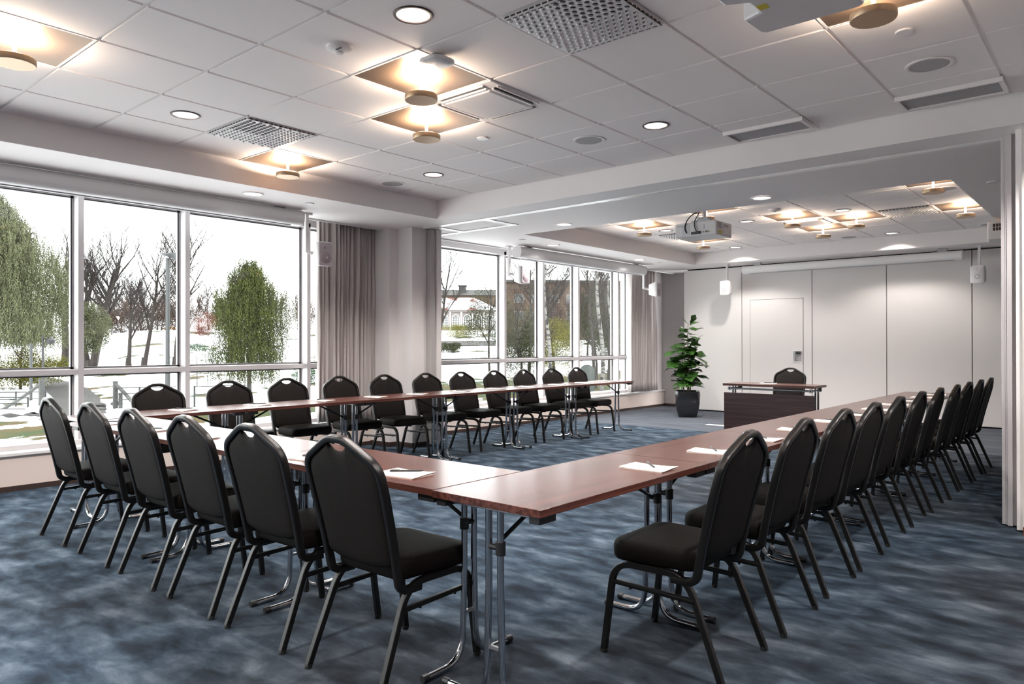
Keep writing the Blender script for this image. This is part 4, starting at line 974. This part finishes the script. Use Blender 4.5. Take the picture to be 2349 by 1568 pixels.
def leafy(name, t, u, h, rx, rz, seed, label, lm, n, size, bark=BARK, zc=None, r=.14, holes=.35, grp=None, cat='tree', cut=1.):
    n = int(n * 4.5); size *= .50
    R = random.Random(seed); root = empty(name, EG(t, u, -.1)); tips = []
    if bark:
        mb = MB(); grow(mb, Vector((0, 0, 0)), Vector((R.uniform(-.1, .1), R.uniform(-.1, .1), 1)), h * .75, r, 0, R, tips, .3, (7, 4, 3)); mb.build('branches', bark, root)
    zc = zc if zc is not None else h - rz; cl = [(Vector((R.gauss(0, .5) * rx, R.gauss(0, .5) * rx, R.gauss(0, .5) * rz)), R.uniform(.25, .5)) for _ in range(int(26))]
    fl = MB(); k = 0
    while k < n:
        c, q = cl[R.randrange(len(cl))]; v = Vector((R.gauss(0, 1), R.gauss(0, 1), R.gauss(0, 1))) * q * .55; p = c + Vector((v.x * rx, v.y * rx, v.z * rz))
        if (p.x / rx) ** 2 + (p.y / rx) ** 2 + (p.z / rz) ** 2 > 1.25 or p.z + zc < .05: k += .2; continue
        a = Vector((R.uniform(-1, 1), R.uniform(-1, 1), R.uniform(-1, 1))).normalized() * size * R.uniform(.6, 1.3); b = a.cross(Vector((R.uniform(-1, 1), R.uniform(-1, 1), R.uniform(-1, 1)))).normalized() * size * .6
        quad(fl, p + Vector((0, 0, zc)), a, b); k += 1
    fl.build('foliage', lm, root)
    return tag(root, label, cat, grp)
leafy('willow_bush', 76, -44.0, 8.0, 1.9, 2.5, 21, 'pale green leafy crown just right of the first window post', L_WIL, 2600, .16, None, zc=5.6)
leafy('leafy_tree', 70, -47.2, 5.5, 4.2, 2.0, 22, 'bright yellow green tree low behind the willow, at the left edge', L_YEL, 4200, .14, BARKG, zc=2.2)
bare_tree('bare_tree', 96, -59.0, 19, 31, 'bare tree with forked trunk behind the willow, left of the first window post', r=.6, trunks=2)
bare_tree('bare_tree', 91, -52.6, 18.8, 32, 'multi stemmed bare tree right of the first window post', r=.50, trunks=3, nch=(9, 6, 5, 4, 3))
bare_tree('bare_tree', 88.6, -46.6, 12.5, 33, 'leaning bare tree in the snow, second from the left post', r=.30, nch=(9, 6, 4, 4, 3))
bare_tree('bare_tree', 88.4, -44.6, 17.5, 34, 'tall slim bare tree in the middle pane of the near window', r=.30, nch=(12, 7, 5, 4, 3))
bare_tree('bare_tree', 89.5, -41.2, 19.0, 35, 'bare tree right behind the tall street lamp', r=.42, nch=(12, 7, 5, 4, 3))
bare_tree('bare_tree', 80, -8.6, 17.0, 36, 'bare tree reaching in from the curtain side of the far room window', r=.22, nch=(10, 7, 5, 4))
bare_tree('bare_tree', 70, 1.6, 15.5, 37, 'dark bare tree behind the second speaker in the far window', r=.18, nch=(10, 7, 6, 4))
bare_tree('bare_tree', 66, 7.5, 15.5, 38, 'dark bare tree behind the farther window panes', r=.17, nch=(10, 7, 6, 4))
# far belt of woods: copies of three trees
belt = []
R = random.Random(77)
THIN[0] = 4.5
for k in range(3): belt.append(bare_tree('woodland_tree', 232 + 6 * k, -130 + 30 * k, 11 + k, 50 + k, 'x', TWIG, r=.16, nch=(8, 6, 4, 3)))
THIN[0] = 1.
places = []
for k in range(26):
    t = R.uniform(225, 285); px = 195 + 500 * k / 25 + R.uniform(-10, 10); places.append((t, (px - 1174.5) / 1671 * t))
side = ['straight behind the willow', 'behind the multi stemmed tree', 'behind the parked cars', 'behind the tall street lamp', 'behind the red bush', 'behind the weeping birch', 'behind the flagpoles']
for k, (t, u) in enumerate(places):
    o = belt[k] if k < 3 else dup(belt[k % 3]); o.location = EG(t, u, -.1); o.rotation_euler = (0, 0, R.uniform(0, 6)); s_ = R.uniform(1.0, 1.4); o.scale = (s_, s_, s_)
    tag(o, 'brown bare tree of the distant woodland ' + side[min(6, int((u / t * 1671 + 1174.5 - 195) / 505 * 7))], 'tree', 'distant woodland trees')
brn = leafy('brown_thicket', 215, -118, 7, 7, 4.8, 61, 'x', L_BRN, 2600, .24, None, zc=3.6, cat='shrub')
pl_ = [(215, px) for px in (225, 262, 300, 338, 376, 414, 505, 560, 690)]
for k, (t, px) in enumerate(pl_):
    o = brn if k == 0 else dup(brn); u = (px - 1174.5) / 1671 * t; o.location = EG(t, u, -.2); o.rotation_euler = (0, 0, k * 1.3); s_ = .8 + .35 * ((k * 37) % 10) / 10; o.scale = (s_ * 1.1, s_ * 1.1, s_ * 1.35)
    tag(o, 'brown thicket of bare shrubs on the far slope ' + side[[0, 1, 1, 2, 2, 3, 4, 5, 6][k]], 'shrub', 'brown thickets on the far slope')
leafy('red_bush', 138, -58.6, 4.5, 3.6, 2.4, 63, 'reddish bush on the snowy slope left of the weeping birch', L_RED, 2400, .13, None, zc=2.0, cat='shrub')
leafy('green_bush', 70, -20.0, 2.2, 1.5, 1.3, 64, 'dark green bush at the right end of the near window', L_GRN, 900, .12, None, zc=1.1, cat='shrub')
for k, (t, px, rx, lb) in enumerate([(108, 1022, 1.5, 'round green shrub on the snow before the arcade building, left one'), (108, 1045, 1.2, 'round green shrub on the snow before the arcade building, right one'), (100, 560, 5.5, 'low green juniper by the foot of the weeping birch'), (110, 448, 3.0, 'low green juniper under the reddish bush')]):
    leafy('low_shrub', t, (px - 1174.5) / 1671 * t, 1.6, rx, .8, 70 + k, lb, L_GRN if k > 1 else L_OLI, 700, .14, None, zc=.7, cat='shrub')
leafy('golden_hedge', 134, -9.4, 3.0, 5.0, 1.6, 75, 'yellow brown hedge in front of the arcade building', L_YEL, 2200, .14, None, zc=1.2, cat='hedge')
leafy('leafy_tree', 79, -2.4, 13.0, 2.9, 3.9, 41, 'half bare green tree before the arcade building', L_OLI, 2600, .12, BARK, zc=5.5)
leafy('leafy_tree', 66, 1.0, 8.0, 2.6, 3.2, 42, 'olive green tree in the second far pane', L_OLI, 3600, .11, BARK, zc=4.0)
leafy('leafy_tree', 64, 3.9, 7.0, 2.2, 2.9, 43, 'yellow green tree between the birch trunks', L_YEL, 3200, .10, BARK, zc=3.4)
leafy('leafy_tree', 74, 8.6, 11.0, 2.7, 4.6, 44, 'dense dark olive tree in the fourth far pane', L_OLI, 5200, .12, BARK, zc=5.6)
bare_tree('bare_tree', 76, 4.3, 17, 39, 'dark bare tree between the two birch trunks', r=.17, nch=(11, 7, 6, 4))
bare_tree('bare_tree', 72, 9.6, 17, 40, 'dark bare tree before the last far pane, close to the curtain', r=.17, nch=(11, 7, 6, 4))
leafy('leafy_tree', 82, 12.6, 9.0, 2.4, 3.5, 45, 'dark green tree close to the far curtain', L_GRN, 2600, .12, BARK, zc=4.0)
for k, (u, lb, lm_) in enumerate([(.9, 'broad olive tree far behind the second far pane', 1), (5.7, 'broad olive tree far behind the third far pane', 0), (10.6, 'broad dark tree far behind the fourth far pane', 1), (14.6, 'broad dark tree far behind the narrow last pane', 1)]):
    leafy('leafy_tree', 98 + 2 * k, u, 9.5, 3.0, 5.0, 90 + k, lb, L_OLI if lm_ else L_BRN, 2600, .16, BARK, zc=4.6)
def birch(t, u, h, r, lb, seed):
    R = random.Random(seed); o = empty('birch_tree', EG(t, u, -.1)); tips = []
    MB().tube([(.25 * math.sin(z * .5) + .0 * z, .15 * math.cos(z * .4), z) for z in [h * k / 12 for k in range(13)]], r, 10, None, (.3, .1, 1), [1.2 - .85 * k / 12 for k in range(13)]).build('trunk', BIRCH, o, smooth=60)
    b = MB()
    for k in range(16):
        z = h * R.uniform(.3, .95); a = R.uniform(0, 6.28); grow(b, Vector((0, 0, z)), Vector((math.cos(a), math.sin(a), .9)), h * .22, .05, 2, R, tips, .1, (0, 0, 4, 3), .3)
    b.build('branches', BARK, o); tag(o, lb, 'tree')
birch(61, 3.0, 15, .15, 'white birch trunk with black marks just right of the third far window post', 1)
birch(62.6, 7.6, 15, .18, 'white birch trunk in the middle of the fourth far pane', 2)
birch(62.6, 8.55, 14, .11, 'thin white birch trunk beside the last far window post', 3)
# street furniture
MG = mat('galvanised_pole', (.17, .175, .18), .5, .3); MK = mat('black_metal', (.03, .03, .032), .5)
p = EG(55.7, -26.3, -.2); o = empty('street_lamp', p); MB().lathe([(.22, 0), (.20, .6), (.16, 4), (.15, 11.2), (0, 11.2)], n=14).build('pole', MG, o, smooth=60)
MB().lathe([(.05, 11.0), (.45, 11.25), (1.0, 11.42), (1.0, 11.5), (0, 11.55)], (.5, .4, 0), n=24).build('lamp_head', MG, o, smooth=40); MB().box((0, -.03, 11.3), (.5, .4, 11.38)).build('arm', MG, o); tag(o, 'tall grey street lamp in front of the bare trees', 'street lamp')
p = EG(52.6, -34.7, -.1); o = empty('sign_post', p); MB().lathe([(.16, 0), (.12, .3), (.10, .4), (.10, 4.6), (0, 4.6)], n=12).build('pole', MG, o, smooth=60); tag(o, 'grey steel post beside the railing under the willow', 'post')
p = EG(60, -38.6, -.1); o = empty('street_lamp', p); MB().lathe([(.18, 0), (.15, .9), (.09, 1.0), (.08, 5.3), (0, 5.3)], n=12).build('pole', MK, o, smooth=60)
MB().lathe([(.05, .55), (.33, .25), (.30, .0), (0, -.1)], (.55, .4, 4.6), n=16).build('lamp_head', MK, o, smooth=40); MB().box((0, 0, 4.95), (.55, .4, 5.02)).build('arm', MK, o); tag(o, 'small black lamp post with round lantern beside the path', 'street lamp')
o = empty('sign_post', EG(68.3, -29.5, -.1)); MB().lathe([(.045, 0), (.04, 2.9), (0, 2.9)], n=8).build('pole', MK, o); MB().lathe([(.36, -.02), (.36, .02), (0, .02)], n=20).xf(Matrix.Translation((0, 0, 2.7)) @ Matrix.Rotation(PI / 2, 4, 'X') ).build('sign_plate', SILL, o, smooth=40); o.rotation_euler = (0, 0, RF); tag(o, 'thin black post with a white round plate left of the weeping birch', 'post')
for k, px in enumerate((677, 685, 692)):
    o = empty('flagpole', EG(136, (px - 1174.5) / 1671 * 136, -.1)); MB().lathe([(.07, 0), (.05, 7.6 - k * .4), (0, 7.7 - k * .4)], n=8).build('pole', SILL, o)
    if k != 1: MB().lathe([(.5, -.03), (.5, .03), (0, .03)], n=20).xf(Matrix.Translation((0, -.1, 2.4)) @ Matrix.Rotation(PI / 2, 4, 'X')).build('sign_plate', SILL, o)
    o.rotation_euler = (0, 0, RF); tag(o, 'thin white pole right of the weeping birch, ' + ('leftmost of three' if k == 0 else 'middle of three' if k == 1 else 'rightmost of three'), 'pole', 'white poles by the road')
MB_ = MB().box((-3.2, -.05, .5), (3.2, .05, .85)); MB_.box((-2.5, -.05, 0), (-2.4, .05, .5)).box((2.4, -.05, 0), (2.5, .05, .5)); o = MB_.build('guard_rail', SILL, loc=EG(134, -40.5, 0), rz=RF); tag(o, 'white guard rail on the slope behind the weeping birch', 'guard rail')
o = empty('yield_sign', EG(196, -105.8, 0)); o.rotation_euler = (0, 0, RF + .1)
MB().lathe([(.06, 0), (.06, 4.0), (0, 4.0)], n=8).build('pole', MG, o)
def tri(r, y, m_, mb): mb.loops([[(r * math.cos(a), yy, 4.2 + r * math.sin(a)) for a in (-PI / 2, PI / 6, 5 * PI / 6)] for yy in (y, y - .03)], m_)
q = MB(); tri(.85, 0, L_RED, q); tri(.62, -.035, SILL, q); q.build('sign_plate', None, o); tag(o, 'white triangular yield sign with red border beside the silver car', 'traffic sign')
def car(t, u, col, label, rz):
    o = empty('car', EG(t, u, 0)); o.rotation_euler = (0, 0, rz); m = mat('car_paint', col, .3, .4)
    pr = [(-2.1, .35), (-2.15, .8), (-1.9, .95), (-1.3, 1.0), (-.75, 1.42), (.55, 1.45), (1.15, 1.02), (1.95, .88), (2.15, .7), (2.12, .35)]
    MB().loops([[(x, y, z if z < 1.1 else z) for x, z in pr] for y in (-.85, .85)]).build('body', m, o, bevel=.06)
    MB().loops([[(x, y, z) for x, z in [(-1.15, 1.03), (-.7, 1.36), (.5, 1.38), (.98, 1.04)]] for y in (-.87, .87)]).build('windows', BLACKPL, o)
    for x in (-1.35, 1.35):
        for y in (-.8, .8): MB().loops([[(x + .33 * math.cos(a * PI / 8), y + e, .33 + .33 * math.sin(a * PI / 8)) for a in range(16)] for e in (-.1, .1)]).build('wheel', RUBBER, o)
    tag(o, label, 'car')
car(246, -132.5, (.42, .44, .46), 'silver car on the road behind the bare trees', RF + .1)
car(248, -116.0, (.75, .42, .16), 'orange and white car on the road left of the street lamp', RF)
def railing(t0, u0, t1, u1, n, hh, rails, label, m=MK):
    a, b = EG(t0, u0), EG(t1, u1); o = empty('railing', a); d = b - a
    rl = MB()
    for z in rails: rl.tube([Vector((0, 0, z)), d + Vector((0, 0, z))], .035, 6)
    rl.build('rail', m, o)
    for k in range(n + 1):
        c = d * (k / n); MB().box((c.x - .05, c.y - .05, c.z - .3), (c.x + .05, c.y + .05, c.z + hh)).build('post', m, o)
    return tag(o, label, 'railing')
railing(47, -35.5, 47, -31.2, 2, 1.02, (1.0, .62, .25), 'dark metal railing outside the lower left corner of the near window')
railing(52, -37.5, 52.5, -33.6, 2, 1.05, (1.0, .5), 'second dark railing farther back under the willow')
railing(49.5, -27.0, 51, -22.6, 3, 1.5, (1.45, 1.05, .65), 'dark railing in the snow behind the first chairs of the window row')
railing(51, -22.2, 53, -19.0, 2, 1.5, (1.45, .9), 'dark railing in the snow left of the weeping birch trunk')
ROCK = mat('granite', (.10, .092, .087), .85, var=(3, .3), bump=(4, .6))
def boulder(t, u, r, seed, label):
    R = random.Random(seed); q = MB(); rings = []
    for i in range(7):
        v = i / 6; rad = r * math.sin(max(.12, v * PI * .93)) ; rings.append([(rad * (1 + R.uniform(-.16, .16)) * math.cos(k * PI / 6) * 1.25, rad * (1 + R.uniform(-.16, .16)) * math.sin(k * PI / 6), r * .75 * (1 - math.cos(v * PI)) * .5 * 1.3 - .15) for k in range(12)])
    o = q.loops(rings).build('boulder', ROCK, loc=EG(t, u), smooth=35); tag(o, label, 'rock')
boulder(50.8, -28.9, .55, 1, 'large grey boulder at the edge of the path behind the window post'); boulder(53.5, -29.0, .4, 2, 'snow dusted boulder behind the large one'); boulder(48.5, -27.4, .4, 3, 'smaller boulder right of the large one')
OLDW = mat('weathered_timber', (.20, .20, .19), .8, var=(4, .25))
o = empty('timber_fence', EG(50, -27.2, 0)); MB().box((-.13, -.13, -.3), (.13, .13, 1.9)).build('post', OLDW, o)
MB().tube([(0, 0, 1.7), (.5, .3, 1.2), (1.0, .7, .5), (1.6, 1.2, -.2)], .13, 6).build('brace', OLDW, o); MB().box((.25, .1, -.3), (.45, .3, 1.1)).build('post', OLDW, o); tag(o, 'weathered white timber fence end with a leaning brace beside the boulders', 'fence')
o = empty('timber_fence', EG(50, -32.3, 0)); MB().box((-.12, -.12, -.3), (.12, .12, 2.0)).build('post', OLDW, o)
MB().tube([(0, 0, 1.7), (-1.2, -1.0, .6), (-2.6, -2.2, -.5)], .11, 6).build('brace', OLDW, o); tag(o, 'weathered timber fence end left of the path with a long slanting brace', 'fence')
def bank(name, t0, u0, t1, u1, w, h, seed, label, m):
    R = random.Random(seed); a, b = EG(t0, u0), EG(t1, u1); n = 22; rows = []; d = (b - a); s_ = Vector((-d.y, d.x, 0)).normalized()
    for i in range(n + 1):
        c = a + d * (i / n); hh = h * R.uniform(.5, 1.2); ww = w * R.uniform(.7, 1.2)
        rows.append([c - a + s_ * (q * ww) + Vector((0, 0, hh * (1 - q * q) - .05 + (0 if abs(q) > .9 else R.uniform(-.1, .1) * h))) for q in (-1, -.6, -.2, .2, .6, 1)])
    o = MB().loops(rows, None, False, False, False).build(name, m, loc=a, smooth=50); tag(o, label, name.split('_')[-1] if name != 'snow_bank' else 'snow bank')
bank('snow_bank', 45, -29.6, 66, -43.2, .7, .5, 4, 'lumpy snow bank along the near side of the path', SNOWM)
bank('stone_edging', 43.5, -36.0, 44.5, -28.4, .25, .30, 5, 'low stone edging with snow lumps along the green lawn', ROCK)
bank('snow_bank', 41.5, -34, 42.2, -27.2, .4, .35, 6, 'ragged snow ridge at the rim of the green lawn', SNOWM)
# person in a red coat on the path
pr = empty('person', EG(86, -55.6, .1), RF + 2.6); tag(pr, 'distant person in a red coat and dark trousers walking on the path', 'person')
def skin(name, verts, edges, rad, m, parent):
    me = bpy.data.meshes.new(name); me.from_pydata(verts, edges, []); o = bpy.data.objects.new(name, me); COL.objects.link(o); o.parent = parent; me.materials.append(m)
    o.modifiers.new('skin', 'SKIN'); sv = me.skin_vertices[0].data
    for k, r_ in enumerate(rad): sv[k].radius = (r_, r_)
    sv[0].use_root = True; q = o.modifiers.new('sub', 'SUBSURF'); q.levels = q.render_levels = 2; return o
SKINM = mat('skin', (.5, .3, .22), .6); REDC = mat('red_coat', (.55, .03, .04), .7); DRKT = mat('dark_trousers', (.03, .03, .04), .8)
bv = [(0, 0, .92), (0, 0, 1.15), (0, 0, 1.38), (0, 0, 1.48), (0, .01, 1.62), (.19, 0, 1.38), (.24, .02, 1.12), (.22, .12, .90), (-.19, 0, 1.38), (-.24, -.02, 1.12), (-.22, -.05, .88), (.10, 0, .86), (.11, .12, .48), (.11, .02, .06), (.11, .16, .03), (-.10, 0, .86), (-.11, -.05, .48), (-.11, -.25, .08), (-.11, -.12, .03)]
be = [(0, 1), (1, 2), (2, 3), (3, 4), (2, 5), (5, 6), (6, 7), (2, 8), (8, 9), (9, 10), (0, 11), (11, 12), (12, 13), (13, 14), (0, 15), (15, 16), (16, 17), (17, 18)]
skin('body', bv, be, [.13, .13, .14, .055, .095, .06, .045, .035, .06, .045, .035, .085, .06, .045, .04, .085, .06, .045, .04], SKINM, pr)
skin('coat', [bv[i] for i in (1, 0, 2, 5, 6, 8, 9)] + [(0, 0, .74), (.235, .06, 1.0), (-.235, -.03, 1.0)], [(0, 1), (0, 2), (2, 3), (3, 4), (4, 8), (2, 5), (5, 6), (6, 9), (1, 7)], [.18, .19, .18, .085, .07, .085, .07, .20, .06, .06], REDC, pr)
skin('trousers', [bv[i] for i in (0, 11, 12, 13, 15, 16, 17)], [(0, 1), (1, 2), (2, 3), (0, 4), (4, 5), (5, 6)], [.14, .10, .08, .065, .10, .08, .065], DRKT, pr)
MB().lathe([(.02, 0), (.095, .03), (.105, .10), (.07, .17), (0, .19)], (0, .0, 1.56), n=12).build('hair', BARK, pr, smooth=60)
# utility cabinet
o = empty('utility_cabinet', EG(58, 6.0, 0)); o.rotation_euler = (0, 0, RF)
UC = mat('grey_green_paint', (.065, .085, .078), .6)
MB().loops([[(x, y, z) for x, z in [(-.55, -.3), (.55, -.3), (.55, 2.3)] + [(.55 * math.cos(a * PI / 8), 2.3 + .45 * math.sin(a * PI / 8)) for a in range(1, 8)] + [(-.55, 2.3)]] for y in (-.35, .35)]).build('housing', UC, o); MB().box((-.45, -.37, .1), (.45, -.35, 2.2)).build('door', UC, o, bevel=.02); tag(o, 'round topped grey green cabinet outside the fourth far pane', 'cabinet')
# buildings
BW = mat('pale_plaster', (.25, .21, .195), .8); BROOF = mat('red_roof', (.24, .07, .05), .8); BG = mat('dark_pane', (.06, .07, .07), .2); BOR = mat('ochre_brick', (.085, .050, .030), .85, var=(.5, .15)); SLATE = mat('dark_roof', (.05, .048, .045), .8)
def roofm():
    m = mat('snowy_red_roof', (.24, .07, .05), .8); n = m.node_tree.nodes; l = m.node_tree.links; t = n.new('ShaderNodeTexCoord'); q = n.new('ShaderNodeTexNoise'); q.inputs['Scale'].default_value = .28; q.inputs['Detail'].default_value = 5
    r = n.new('ShaderNodeValToRGB'); r.color_ramp.elements[0].position = .52; r.color_ramp.elements[0].color = (.45, .45, .47, 1); r.color_ramp.elements[1].position = .56; r.color_ramp.elements[1].color = (.12, .033, .024, 1)
    l.new(t.outputs['Object'], q.inputs['Vector']); l.new(q.outputs['Fac'], r.inputs[0]); l.new(r.outputs[0], n['Principled BSDF'].inputs['Base Color']); return m
ar = empty('arcade_building', EG(150, -10.5, -.3)); ar.rotation_euler = (0, 0, RF); tag(ar, 'pale building with arched windows and a snowy red roof', 'building')
MB().box((-9, 0, 0), (7.5, 9, 4.3)).box((-9.3, -.3, 4.0), (7.8, 0, 4.4)).build('wall', BW, ar)
MB().loops([[(-9.5, -.5, 4.4), (8.0, -.5, 4.4), (8.0, 9.5, 4.4), (-9.5, 9.5, 4.4)], [(-8, 4.5, 7.2), (2.6, 4.5, 7.2), (2.6, 5.5, 7.2), (-8, 5.5, 7.2)]]).build('roof', roofm(), ar)
for k in range(7):
    x = -7.9 + 2.3 * k; w_ = .62
    arch = lambda s_, y: [(x - w_ * s_, y, 1.0), (x + w_ * s_, y, 1.0), (x + w_ * s_, y, 2.7)] + [(x + w_ * s_ * math.cos(a * PI / 8), y, 2.7 + w_ * s_ * 1.05 * math.sin(a * PI / 8)) for a in range(1, 8)] + [(x - w_ * s_, y, 2.7)]
    f = MB().loops([arch(1.25, -.08), arch(1.25, 0)]).build('window', SILL, ar); q = MB().loops([arch(1, -.12), arch(1, -.08)]); q.build('pane', BG, f)
    q = MB()
    for xx in (-.3, 0, .3): q.box((x + xx - .03, -.15, 1.0), (x + xx + .03, -.12, 3.1))
    for zz in (1.5, 2.0, 2.5): q.box((x - w_, -.15, zz), (x + w_, -.12, zz + .06))
    q.build('glazing_bars', SILL, f)
    MB().box((x + 1.0, -.15, 0), (x + 1.3, 0, 4.0)).build('pilaster', SILL, ar)
hb = empty('long_roofed_building', EG(175, -13, 0)); hb.rotation_euler = (0, 0, RF); tag(hb, 'long dark roofed building behind the arcade building', 'building')
MB().box((-14, 0, 0), (16, 8, 8.3)).build('wall', BOR, hb); MB().loops([[(-14.5, -.5, 8.3), (16.5, -.5, 8.3), (16.5, 8.5, 8.3), (-14.5, 8.5, 8.3)], [(-14.5, 3.5, 9.9), (16.5, 3.5, 9.9), (16.5, 4.5, 9.9), (-14.5, 4.5, 9.9)]]).build('roof', SLATE, hb); MB().box((.2, 1.5, 8.5), (1.9, 2.8, 10.7)).box((0, 1.3, 10.6), (2.1, 3.0, 10.9)).build('chimney', SLATE, hb)
ob = empty('brick_block', EG(128, 10.5, -.5)); ob.rotation_euler = (0, 0, RF + .12); tag(ob, 'ochre brick apartment block seen through the trees in the far windows', 'building')
MB().box((-11.5, 0, 0), (12, 9, 10.6)).build('wall', BOR, ob); MB().box((-12, -.5, 10.6), (12.5, 9.5, 11.0)).build('roof', SLATE, ob)
for r_ in range(3):
    for c in range(7):
        f = MB().box((-10.2 + c * 3.1, -.06, 1.2 + r_ * 2.9), (-8.4 + c * 3.1, .02, 2.7 + r_ * 2.9)).build('window', BW, ob); MB().box((-10.08 + c * 3.1, -.09, 1.32 + r_ * 2.9), (-8.52 + c * 3.1, -.05, 2.58 + r_ * 2.9)).build('pane', BG, f)

# outdoor colours are darkened below their true albedo to offset the strong sky
def dim(m, f):
    for n in m.node_tree.nodes:
        if n.type == 'VALTORGB':
            for e in n.color_ramp.elements: e.color = (e.color[0] * f, e.color[1] * f, e.color[2] * f, 1)
        elif n.type == 'BSDF_PRINCIPLED': c = n.inputs['Base Color'].default_value; n.inputs['Base Color'].default_value = (c[0] * f, c[1] * f, c[2] * f, 1)
for m in (L_WIL, L_BIR, L_YEL, L_OLI, L_GRN, L_RED, L_BRN, BARK, BARKG, TWIG, BIRCH, ASPH, MG, OLDW, ROCK, UC, BW, BOR, BG, BROOF, SLATE, REDC): dim(m, .60)
for m in (ASPH, MG, OLDW, ROCK, UC, MK): dim(m, .5)
dim(BIRCH, .85)
for m in (L_WIL, L_BIR, L_YEL, L_OLI, L_GRN, L_RED, L_BRN): dim(m, 1.3)
